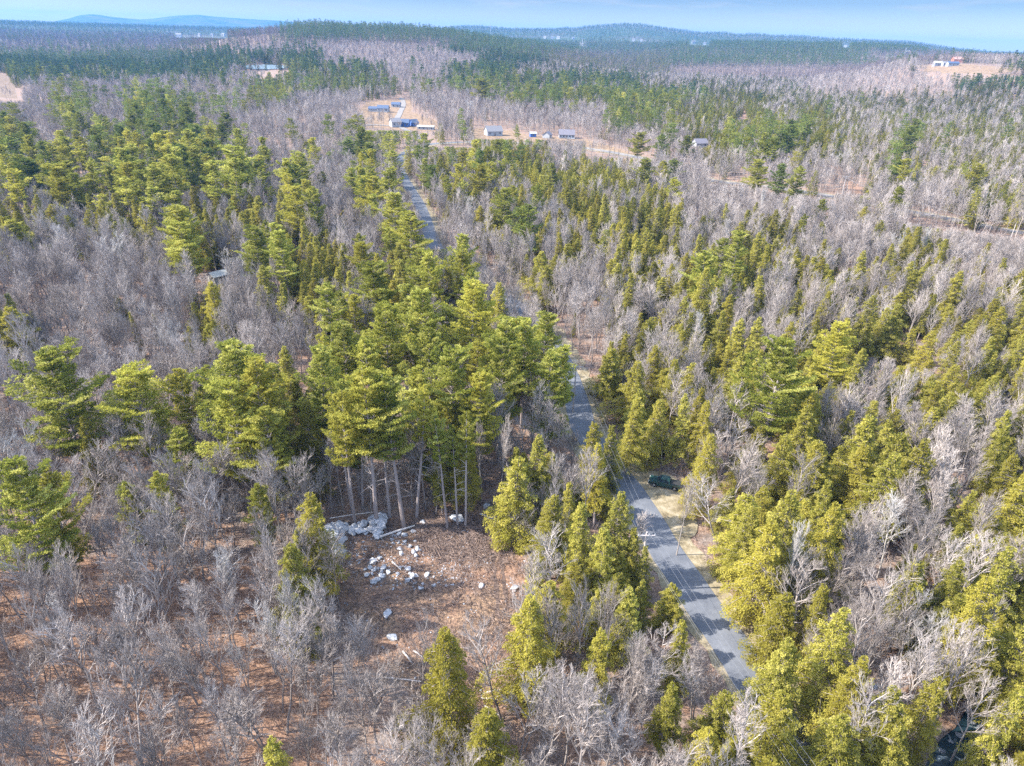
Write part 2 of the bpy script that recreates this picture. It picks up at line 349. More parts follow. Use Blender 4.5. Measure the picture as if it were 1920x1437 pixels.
    l.new(mb.outputs[1], p.inputs['Normal'])
    me.materials.append(m)
    tag(obj('ground', me), 'forest floor of brown leaf litter spreading to blue hills', kind='structure')
build_ground()

# ------------------------------------------------------------------ roads, verge, pull-off
def noise_mat(name, stops, scale, rough=0.9, bump=0.3, scale2=None, stops2=None):
    m, n, l, p = mat(name); t = n.new('ShaderNodeTexCoord')
    def N(s): 
        q = n.new('ShaderNodeTexNoise'); q.inputs['Scale'].default_value = s; q.inputs['Detail'].default_value = 8; q.inputs['Roughness'].default_value = 0.7
        l.new(t.outputs['Object'], q.inputs['Vector']); return q
    def rp(q, st):
        r = n.new('ShaderNodeValToRGB'); e = r.color_ramp.elements; e[0].position, e[0].color = st[0][0], (*st[0][1], 1); e[1].position, e[1].color = st[-1][0], (*st[-1][1], 1)
        for s in st[1:-1]: k = e.new(s[0]); k.color = (*s[1], 1)
        l.new(q.outputs['Fac'], r.inputs['Fac']); return r
    q1 = N(scale); r1 = rp(q1, stops); outc = r1.outputs['Color']
    if stops2:
        q2 = N(scale2); r2 = rp(q2, stops2); mm = n.new('ShaderNodeMixRGB'); mm.blend_type = 'MULTIPLY'; mm.inputs['Fac'].default_value = 1
        l.new(outc, mm.inputs['Color1']); l.new(r2.outputs['Color'], mm.inputs['Color2']); outc = mm.outputs[0]
    l.new(outc, p.inputs['Base Color']); p.inputs['Roughness'].default_value = rough; p.inputs['Specular IOR Level'].default_value = 0.25
    b = n.new('ShaderNodeBump'); b.inputs['Strength'].default_value = bump; b.inputs['Distance'].default_value = 0.1; l.new(q1.outputs['Fac'], b.inputs['Height']); l.new(b.outputs[0], p.inputs['Normal'])
    return m
M_ASPH = noise_mat('asphalt', [(0.3, (0.085, 0.092, 0.11)), (0.7, (0.165, 0.172, 0.19))], 0.25, 0.85, 0.1, 5.0, [(0.3, (0.75, 0.75, 0.75)), (0.7, (1, 1, 1))])
M_VERGE = noise_mat('verge_grass', [(0.33, (0.13, 0.10, 0.06)), (0.5, (0.27, 0.22, 0.14)), (0.66, (0.38, 0.32, 0.24))], 0.55, 0.95, 0.5, 3.0, [(0.3, (0.6, 0.6, 0.55)), (0.7, (1, 1, 1))])
M_GRAV = noise_mat('gravel', [(0.3, (0.16, 0.14, 0.125)), (0.7, (0.27, 0.245, 0.225))], 0.8, 0.95, 0.4, 6.0, [(0.3, (0.75, 0.75, 0.75)), (0.7, (1, 1, 1))])
M_PAINT = plain('road_paint', (0.24, 0.24, 0.25), 0.8, 0.3, 1.5)
def ribbon(name, L, w0, w1, lift, m, label, jag=0.0, seed=1, cross=5):
    rnd = np.random.RandomState(seed)
    T = np.gradient(L, axis=0); T /= np.linalg.norm(T, axis=1)[:, None] + 1e-9; N = np.c_[T[:, 1], -T[:, 0]]
    a = w0 + rnd.uniform(-jag, jag, len(L)); b = w1 + rnd.uniform(-jag, jag, len(L))
    vs = []
    for k in range(cross):
        t = k / (cross - 1); off = -a * (1 - t) + b * t
        P = L + N * off[:, None]; vs.append(np.c_[P, terrain(P[:, 0], P[:, 1]) + lift])
    V = np.stack(vs, 1).reshape(-1, 3); f = []
    for i in range(len(L) - 1):
        for k in range(cross - 1): q = i * cross + k; f.append((q, q + 1, q + cross + 1, q + cross))
    me = bpy.data.meshes.new(name); me.from_pydata([tuple(v) for v in V], [], f); me.materials.append(m)
    me.polygons.foreach_set('use_smooth', [True] * len(f)); me.update()
    return tag(obj(name, me), label, kind='structure')
ribbon('verge', L1, 4.2, 5.6, 0.10, M_VERGE, 'pale dry grass verge along the winding road', 0.7, 3)
ribbon('road', L1, 2.75, 2.75, 0.17, M_ASPH, 'winding grey asphalt road through the forest', 0.10, 8)
ribbon('verge', L2, 6.0, 6.0, 0.12, M_VERGE, 'dry grass verge along the road on the right', 1.0, 4)
ribbon('road', L2, 3.4, 3.4, 0.22, M_GRAV, 'pale road crossing behind the trees on the right')
ribbon('path', L3, 2.6, 2.6, 0.26, M_GRAV, 'pale gravel drive up to the white houses', 0.3, 5)
ribbon('path', L4, 2.4, 2.4, 0.28, M_GRAV, 'pale gravel track left of the houses', 0.3, 6)
def patch(name, poly, lift, m, label, n=26, absz=None):
    x0, y0 = poly.min(0); x1, y1 = poly.max(0); st = max(x1 - x0, y1 - y0) / n
    # round the outline
    P = poly.copy()
    for _ in range(2):
        Q = []
        for a, b in zip(P, np.roll(P, -1, axis=0)): Q += [a * 0.75 + b * 0.25, a * 0.25 + b * 0.75]
        P = np.array(Q)
    c = P.mean(0); rings = 7; vs = [c]; 
    for k in range(1, rings + 1): vs += list(c + (P - c) * (k / rings))
    vs = np.array(vs); z = terrain(vs[:, 0], vs[:, 1]) + lift if absz is None else np.full(len(vs), absz)
    K = len(P); f = [(0, 1 + i, 1 + (i + 1) % K) for i in range(K)]
    for k in range(rings - 1):
        for i in range(K): a = 1 + k * K; f.append((a + i, a + K + i, a + K + (i + 1) % K, a + (i + 1) % K))
    me = bpy.data.meshes.new(name); me.from_pydata([(float(v[0]), float(v[1]), float(q)) for v, q in zip(vs, z)], [], f); me.materials.append(m); me.update()
    return tag(obj(name, me), label, kind='structure')
patch('verge', P_PULL, 0.145, M_VERGE, 'sunlit dry grass pull-off where the pickup is parked')
def water_mat(name, c, foam):
    m, n, l, p = mat(name); t = n.new('ShaderNodeTexCoord')
    q = n.new('ShaderNodeTexNoise'); q.inputs['Scale'].default_value = 0.55; q.inputs['Detail'].default_value = 7; q.inputs['Roughness'].default_value = 0.65; q.inputs['Distortion'].default_value = 0.7; l.new(t.outputs['Object'], q.inputs['Vector'])
    r = n.new('ShaderNodeValToRGB'); r.color_ramp.elements[0].position = 0.57; r.color_ramp.elements[0].color = (*c, 1); r.color_ramp.elements[1].position = 0.72; r.color_ramp.elements[1].color = (*foam, 1)
    l.new(q.outputs['Fac'], r.inputs['Fac']); l.new(r.outputs['Color'], p.inputs['Base Color']); p.inputs['Roughness'].default_value = 0.12
    b = n.new('ShaderNodeBump'); b.inputs['Strength'].default_value = 0.4; b.inputs['Distance'].default_value = 0.2; l.new(q.outputs['Fac'], b.inputs['Height']); l.new(b.outputs[0], p.inputs['Normal'])
    return m
bz = float(terrain(*P_BROOK.mean(0)))
patch('water', P_BROOK, -0.35, water_mat('brook_water', (0.010, 0.022, 0.030), (0.55, 0.62, 0.64)), 'dark brook with white foam at lower right')
pz = float(terrain(*P_POND.mean(0)))
patch('water', P_POND, 1.0, water_mat('pond_water', (0.20, 0.26, 0.31), (0.30, 0.36, 0.40)), 'pale pond glinting far off between the conifers')


# ------------------------------------------------------------------ the air
def haze():
    m = bpy.data.materials.new('haze_air'); m.use_nodes = True; n, l = m.node_tree.nodes, m.node_tree.links
    n.remove(n['Principled BSDF']); v = n.new('ShaderNodeVolumePrincipled'); v.inputs['Color'].default_value = (0.11, 0.33, 0.76, 1)
    v.inputs['Density'].default_value = HAZE_DENSITY; v.inputs['Anisotropy'].default_value = 0.1
    l.new(v.outputs[0], n['Material Output'].inputs['Volume'])
    b = MB(); zt = float(max(v.co.z for v in bpy.data.objects['ground'].data.vertices)) + 12; b.box((0, 0, (zt - 25) / 2), (21000, 21000, zt + 25)); me = b.mesh('haze', [m])
    tag(obj('haze', me), 'pale blue air that fades the far hills', kind='stuff')
haze()
# ------------------------------------------------------------------ tree prototypes (all about unit-free metres; scaled per tree)
def trunk_line(rnd, H, n=7, wob=0.015):
    pts = []; x = y = 0.0
    for i in range(n + 1):
        pts.append(Vector((x, y, H * i / n))); x += rnd.uniform(-wob, wob) * H / 3; y += rnd.uniform(-wob, wob) * H / 3
    return pts
def on_line(pts, z):
    H = pts[-1].z; n = len(pts) - 1; t = min(max(z / H, 0), 0.9999) * n; i = int(t)
    return pts[i].lerp(pts[i + 1], t - i)
def conifer(seed, kind, H, Rm, base, lod, mats):
    """kind pine: layered upswept plumes; hemlock: dense drooping sprays; spruce: narrow spire. returns (trunk MB, crown MB)"""
    rnd = random.Random(seed); U = rnd.uniform
    T = MB(); C = MB(); tl = trunk_line(rnd, H)
    r0 = 0.011 * H + 0.05
    T.tube([p - Vector((0, 0, 0.6)) if i == 0 else p for i, p in enumerate(tl)], [r0 * (1 - 0.93 * i / 7) for i in range(8)], 7 if lod == 0 else 4, 0, tint=0.5)
    zb = base * H
    step = {'pine': 0.9, 'hemlock': 0.55, 'spruce': 0.5}[kind] * (1, 1.5, 3.0)[lod]
    az0 = U(0, 6.28); z = zb
    lop = [U(0.70, 1.25) for _ in range(8)]                # lopsided crown sectors
    while z < H - 0.15:
        t = (z - zb) / (H - zb)
        if kind == 'pine':
            prof = (0.55 + 0.45 * min(1, t * 3)) * (1 - t) ** 0.62 * (0.78 + 0.3 * math.sin(t * 19 + seed)) + 0.05
            nb = rnd.choice((4, 5, 5, 6))
        elif kind == 'hemlock':
            prof = min(1, 0.70 + t * 2.2) * (1.04 - t) ** 0.80 * (0.86 + 0.16 * math.sin(t * 23 + seed)) + 0.02
            nb = 7
        else:
            prof = min(1, 0.7 + t * 2) * (1 - t) ** 0.9 + 0.03; nb = 6
        if lod == 2: nb = max(4, nb - 2)
        c = on_line(tl, z)
        for b in range(nb):
            az = az0 + b * 6.283 / nb + U(-0.35, 0.35); L = Rm * (1.18 if kind == 'hemlock' else 1) * prof * lop[int(az / 0.785) % 8] * U(0.55, 1.2)
            if kind == 'pine' and rnd.random() < 0.10: continue
            if L < 0.15: L = 0.15
            dx, dy = math.cos(az), math.sin(az); side = Vector((-dy, dx, 0)); out = Vector((dx, dy, 0))
            if kind == 'pine': rise0, curl = 0.10 + 0.75 * t, 0.22
            elif kind == 'hemlock': rise0, curl = 0.18 + 0.5 * t, -0.42
            else: rise0, curl = 0.05, -0.15
            def P(s): return c + out * (L * s) + Vector((0, 0, L * (rise0 * s + curl * s * s)))
            if lod == 0 and L > 0.8: C.tube([P(0), P(0.5), P(0.92)], [0.035 + 0.008 * L, 0.03, 0.01], 3, 0, tint=0.4)
            bt = min(1, max(0, 0.5 + U(-0.32, 0.32)))
            if kind == 'pine':
                n = max(3, int(L * (25.0, 6.0, 2.2)[lod])); sz = (0.36, 0.68, 1.3)[lod]
                for k in range(n):
                    s = U(0.22, 1.0) ** 0.75; wd = 0.42 * L * (1 - abs(s - 0.62) * 1.1)
                    q = P(s) + side * U(-wd, wd) + Vector((0, 0, U(-0.05, 0.10) * L * 0.3))
                    hv = out * U(0.1, 1) + side * U(-0.9, 0.9) + Vector((0, 0, U(0.2, 0.9))); hv.normalize()
                    for j in range((6, 4, 3)[lod]):
                        d = (hv * 0.7 + Vector((U(-1, 1), U(-1, 1), U(-0.55, 0.9)))).normalized()
                        w = d.cross(Vector((U(-1, 1), U(-1, 1), U(-1, 1)))).normalized() * sz * 0.17
                        e = q + d * sz * U(0.6, 1.1)
                        C.add([tuple(q), tuple(e - w), tuple(e + w)], [(0, 1, 2)], 1, min(1, max(0, bt + U(-0.25, 0.25))))
            else:
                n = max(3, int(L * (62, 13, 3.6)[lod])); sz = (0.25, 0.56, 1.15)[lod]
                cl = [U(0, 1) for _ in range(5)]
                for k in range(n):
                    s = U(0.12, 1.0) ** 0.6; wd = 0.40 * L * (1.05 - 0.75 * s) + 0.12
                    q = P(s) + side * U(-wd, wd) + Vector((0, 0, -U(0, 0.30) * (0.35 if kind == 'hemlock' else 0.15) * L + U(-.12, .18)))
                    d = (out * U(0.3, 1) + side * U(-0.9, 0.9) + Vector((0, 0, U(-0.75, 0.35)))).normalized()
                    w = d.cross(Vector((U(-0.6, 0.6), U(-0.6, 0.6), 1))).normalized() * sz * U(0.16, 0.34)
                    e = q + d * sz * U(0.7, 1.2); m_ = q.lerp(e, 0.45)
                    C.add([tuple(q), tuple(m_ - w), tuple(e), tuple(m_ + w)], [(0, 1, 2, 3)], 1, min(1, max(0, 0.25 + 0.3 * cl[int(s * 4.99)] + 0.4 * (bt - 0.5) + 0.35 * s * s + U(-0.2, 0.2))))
        az0 += 2.4; z += step * U(0.8, 1.2) * (0.75 if t > 0.75 else 1)
    # dead snags on the bare stem of a pine
    if kind == 'pine' and lod == 0:
        zz = zb * 0.45
        while zz < zb:
            c = on_line(tl, zz); a = U(0, 6.28); L = U(0.8, 2.8)
            e = c + Vector((math.cos(a) * L, math.sin(a) * L, U(-0.1, 0.5)))
            T.tube([c, c.lerp(e, 0.5) + Vector((0, 0, 0.1)), e], [0.05, 0.03, 0.01], 3, 0, tip=True, tint=0.8); zz += U(0.3, 0.8)
    return T, C
def bare(seed, H, spread, lod, fork=0.35, lean=0.0, stems=1):
    rnd = random.Random(seed); U = rnd.uniform; T = MB(); C = MB()
    rm = (0.0125, 0.027, 0.055)[lod]
    def rv(): return Vector((U(-1, 1), U(-1, 1), U(-1, 1)))
    def branch(p, d, L, r, lev):
        n = 3 if lev < 2 and lod < 2 else 2
        pts = [p]; dd = d.copy()
        for i in range(n):
            dd = (dd + rv() * 0.16 + Vector((0, 0, 0.10))).normalized(); pts.append(pts[-1] + dd * (L / n))
        last = lev >= (3, 3, 2)[lod]
        rr = [max(r * (1 - 0.75 * i / n), rm) for i in range(n + 1)]
        if last: e = pts[-1]; C.tube([p, e], [max(r, rm), 0], 3, 0, tip=True, tint=U(0.1, 0.75))
        else: C.tube(pts, rr, 5 if (lev == 0 and lod == 0) else 3, 0, tip=True, tint=U(0.2, 0.9))
        if last: return
        k = ((6, 6, 5), (5, 5, 3), (4, 3, 0))[lod][lev] if lev < 3 else 0
        for i in range(k):
            s = 0.25 + 0.75 * (i + U(0, 0.9)) / k; t = min(s, 0.999) * n; j = int(t); q = pts[j].lerp(pts[j + 1], t - j)
            ax = rv().cross(dd).normalized(); nd = (dd * U(0.75, 1.0) + ax * U(0.45, 0.85) + Vector((0, 0, 0.12))).normalized()
            branch(q, nd, L * U(0.38, 0.62) * (1.1 - 0.35 * s), r * 0.5, lev + 1)
    for st in range(stems):
        tl = trunk_line(rnd, H * (0.92 if stems == 1 else U(0.75, 0.95)), 6, 0.05)
        la = U(0, 6.28); ld = lean if stems == 1 else U(0.10, 0.22)
        tl = [p + Vector((math.cos(la) * ld * p.z, math.sin(la) * ld * p.z, 0)) for p in tl]
        r0 = (0.0095 * H + 0.03) * (1 if stems == 1 else 0.7)
        T.tube([p - Vector((0, 0, 0.5)) if i == 0 else p for i, p in enumerate(tl)], [max(r0 * (1 - 0.85 * i / 6), rm) for i in range(7)], 6 if lod == 0 else 3, 0, tint=0.45)
        nl = (13, 9, 6)[lod] // (1 if stems == 1 else 2) + 1
        Ht = tl[-1].z
        for i in range(nl):
            s = fork + (1 - fork) * (i + U(0, 0.8)) / nl; p = on_line(tl, s * Ht); az = i * 2.4 + U(-0.5, 0.5) + seed
            el = 0.55 + 0.75 * s; d = Vector((math.cos(az) * spread, math.sin(az) * spread, el)).normalized()
            branch(p, d, H * U(0.24, 0.40) * (1.25 - 0.75 * s), r0 * 0.45, 0)
    return T, C
def brush(seed, H, n, lod, m):
    rnd = random.Random(seed); U = rnd.uniform; C = MB()
    for i in range(n):
        a = U(0, 6.28); r = U(0, 0.5 * H); p = Vector((r * math.cos(a), r * math.sin(a), -0.1)); L = H * U(0.5, 1)
        d = Vector((U(-.5, .5), U(-.5, .5), 1)).normalized(); e = p + d * L
        C.tube([p, p.lerp(e, 0.5) + Vector((U(-.1, .1), U(-.1, .1), 0)), e], [0.03 if lod else 0.022, 0.02, 0], 3, 0, tip=True, tint=U(0.2, 1))
        for k in range(5):
            q = p.lerp(e, U(0.3, 0.9)); d2 = (d + Vector((U(-1, 1), U(-1, 1), U(-.3, .6)))).normalized()
            C.tube([q, q + d2 * L * U(0.2, 0.45)], [0.016, 0], 3, 0, tip=True, tint=U(0.2, 1))
    return C
PROTO = {}     # kind -> [(H, crown radius, trunk mesh, crown mesh)]
MIDCROWN = {}
MERGED = {}    # (kind, lod) -> [(H, mesh)]
def merged_mesh(T, C, mt, mc, name):
    M = MB(); M.v = T.v + C.v; M.t = T.t + C.t; n = len(T.v); M.f = T.f + [[i + n for i in f] for f in C.f]; M.m = T.m + C.m
    return M.mesh(name, [mt, mc])
def build_protos():
    specs = {
     'white_pine': [('pine', 25, 4.6, .34), ('pine', 23, 5.2, .28), ('pine', 26, 3.9, .40), ('pine', 21, 4.4, .22), ('pine', 24, 4.4, .50), ('pine', 22, 2.7, .62)],
     'hemlock': [('hemlock', 15, 3.9, .10), ('hemlock', 13, 3.8, .06), ('hemlock', 18, 3.6, .18), ('hemlock', 14, 4.4, .12), ('hemlock', 11, 3.2, .08), ('hemlock', 16, 2.5, .30)],
     'spruce': [('spruce', 10, 1.5, .04), ('spruce', 12, 1.9, .06)],
    }
    for kind, ls in specs.items():
        PROTO[kind] = []
        fm = M_PINE if kind == 'white_pine' else M_HEM
        for lod in (0, 1, 2):
            MERGED[kind, lod] = []
            for i, (k, H, Rm, b) in enumerate(ls):
                if lod == 2 and i > 3: continue
                T, C = conifer(100 * lod + i * 7 + len(kind), k, H, Rm, b, lod, None)
                if lod == 0: PROTO[kind].append((H, Rm, T.mesh(kind + '_trunk', [M_BARK_C]), C.mesh(kind + '_crown', [M_BARK_C, fm])))
                MERGED[kind, lod].append((H, merged_mesh(T, C, M_BARK_C, fm, kind + '_far')))
    bs = [(17, .50, .46, 0.03, 1), (16, .70, .42, 0.08, 1), (18, .40, .52, 0.04, 1), (15, .95, .36, 0.12, 1), (16, .5, .42, 0, 3), (14, .6, .36, 0.10, 2), (17, .6, .58, 0.14, 1), (15, .45, .5, 0.2, 1)]
    for kind, ls, bm in (('bare_tree', bs, M_BARK_B), ('birch_tree', [(16, .45, .45, 0.05, 1), (15, .5, .4, 0.0, 3)], M_BARK_W)):
        PROTO[kind] = []
        for lod in (0, 1, 2):
            MERGED[kind, lod] = []
            for i, (H, s, fk, ln, st) in enumerate(ls):
                if lod == 2 and i > 3: continue
                T, C = bare(31 * i + lod * 5 + len(kind), H, s, lod, fk, ln, st)
                if lod == 0: PROTO[kind].append((H, 3.0 + s, T.mesh(kind + '_trunk', [bm]), C.mesh(kind + '_crown', [bm])))
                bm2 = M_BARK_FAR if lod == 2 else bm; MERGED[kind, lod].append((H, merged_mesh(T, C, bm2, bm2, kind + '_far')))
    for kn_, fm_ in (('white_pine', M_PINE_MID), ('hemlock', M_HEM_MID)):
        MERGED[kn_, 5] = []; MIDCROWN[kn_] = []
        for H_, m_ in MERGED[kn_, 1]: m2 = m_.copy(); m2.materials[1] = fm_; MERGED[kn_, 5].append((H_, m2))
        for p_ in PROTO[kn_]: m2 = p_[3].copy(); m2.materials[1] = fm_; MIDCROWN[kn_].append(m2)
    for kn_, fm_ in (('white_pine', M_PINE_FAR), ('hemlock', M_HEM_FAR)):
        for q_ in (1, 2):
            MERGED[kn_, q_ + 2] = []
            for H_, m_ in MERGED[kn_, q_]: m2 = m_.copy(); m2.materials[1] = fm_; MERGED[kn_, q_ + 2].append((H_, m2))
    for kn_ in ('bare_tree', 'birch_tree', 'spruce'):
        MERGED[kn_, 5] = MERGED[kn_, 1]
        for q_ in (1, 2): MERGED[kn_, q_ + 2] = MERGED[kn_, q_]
    MERGED['brush', 0] = [(2.5, brush(i, 2.5, 9, 0, M_BRUSH).mesh('brush', [M_BRUSH])) for i in range(4)]
build_protos()

# ------------------------------------------------------------------ what grows where (read off the photograph, by crown)
MAP_FAR = """pppppppppppppppppppppppppppppppp
pppppppppppppppppppppppppppppppp
qqqqqqqqqppppppppppppppppppppppp
qqqqqqqqqqbbqqpppxxxxxpppppppqqq
xxxxxxxxxxbbbbbxxmmmhppppppqqqqq
xxxxxxxqoxxxqqxxmmmmmbbbbbbbboop
oqqqqqqqxxxxqqppppxxmmmmmbbbbbxx
qqqqqqqqxqbbbbbqpppppphhmmmmmmmm""".split()
MAP_NEAR = """qqpqppqqbbbbbbbbbbbpphhhmhmmmmmm
pqqppppqbqqppqxxxqbbqbhpphmmxmmm
ppppppppqqqpqxxxhhhhqbbqqbbmmqmm
pppxpxxxppbpbbxxhhhhhqbbqqbbbqmm
hqmhhhhhhhmqpbbhmmhhhmmmmbqmmmbb
bbbbbpmbphhbppbbmmmhhmhhhmbbhmbb
bbbbbbmbphhphppbbmbhmhxhmhmmmmmm
bbbbbbhbhmhhhphhbbbmbhxmmmhbmmmh
hbbbbbhqbbppppphbbbbmmhmbhmhhmmm
bbbbbbbbbppppppxpbmmmmhhhhhohbhh
bbbbbbbpphpppppppphmhmhxxhhbhhmh
bbbbbbbpphpppppppphmhbbxxhbbhhhm
bbbbbbbpphppppmbbbmhhhbhhhmhhbbm
bbmmmbbbbmbbbxxbhmhhhhmbhhhhhbmm
bbbbbbbbbboooobbhbmoomhmhhhhbbmm
bbbbbbbbmhooooohhmhommhhhhhbbbmh
bbsssbbmmhooooohhhhhohhhhhhbbmbh
pssssbbbbhoooooommhhommhhhbbbhmh
sssssssbbmoooooomhmhomhhhbbbhhmh
ssssssssbbbooooohmmhoomhbhbbbhhh
sssssssssbbboooohbbmhooohhhbbhmh
sssssssssbbbbbsobbbbmooohhhbbmmh
sssssssssbbbbbsobbbbbbhhmhhbbmmh
sssssssssbbbbssmbbbbhhhhhomhmmmb
ssssssssbbbbbssmbbbbmhhhhhohhhbh
ssssssssbbbbbssmbhbbbmbhoobhhhoh""".split()
MAPF = np.array([list(r) for r in MAP_FAR]); MAPN = np.array([list(r) for r in MAP_NEAR])
PROB = {  # white_pine, hemlock, bare_tree, birch_tree, spruce, nothing
 'p': (.46, .08, .42, .00, .00, .04), 'h': (.04, .74, .18, .01, .01, .02), 'x': (.30, .32, .34, .0, .0, .04),
 'm': (.04, .52, .37, .03, .01, .03), 'q': (.15, .04, .76, .01, .01, .03), 'b': (.012, .035, .85, .05, .013, .04),
 's': (.0, .008, .84, .04, .002, .11), 'o': (0, 0, 0.0, .0, .0, 1.0)}
KN = ['white_pine', 'hemlock', 'bare_tree', 'birch_tree', 'spruce']
def classify(px, py, rnd):
    jx = px + rnd.uniform(-20, 20, px.shape); jy = py + rnd.uniform(-10, 10, py.shape) * np.where(py < 200, 0.5, 1.4)
    c = np.clip((jx / 60).astype(int), 0, 31)
    rf = np.clip((jy / 24).astype(int), 0, 7); rn_ = np.clip(((jy - 192) / 48).astype(int), 0, 25)
    return np.where(jy < 192, MAPF[rf, c], MAPN[rn_, c])
rng = np.random.RandomState(7)
def scatter(r0, r1, sp, half):
    """jittered points over a ring sector"""
    X0 = r1 * math.sin(half); nx = int(2 * X0 / sp); ny = int((r1 - r0 * 0.5) / sp)
    gx, gy = np.meshgrid(np.arange(nx), np.arange(ny)); x = -X0 + (gx + 0.5 * (gy % 2) + rng.uniform(-.45, .45, gx.shape)) * sp; y = r0 * 0.5 + (gy + rng.uniform(-.45, .45, gy.shape)) * sp
    x, y = x.ravel(), y.ravel(); r = np.hypot(x, y); a = np.abs(np.arctan2(x, y)); k = (r >= r0) & (r < r1) & (a < half)
    return x[k], y[k]
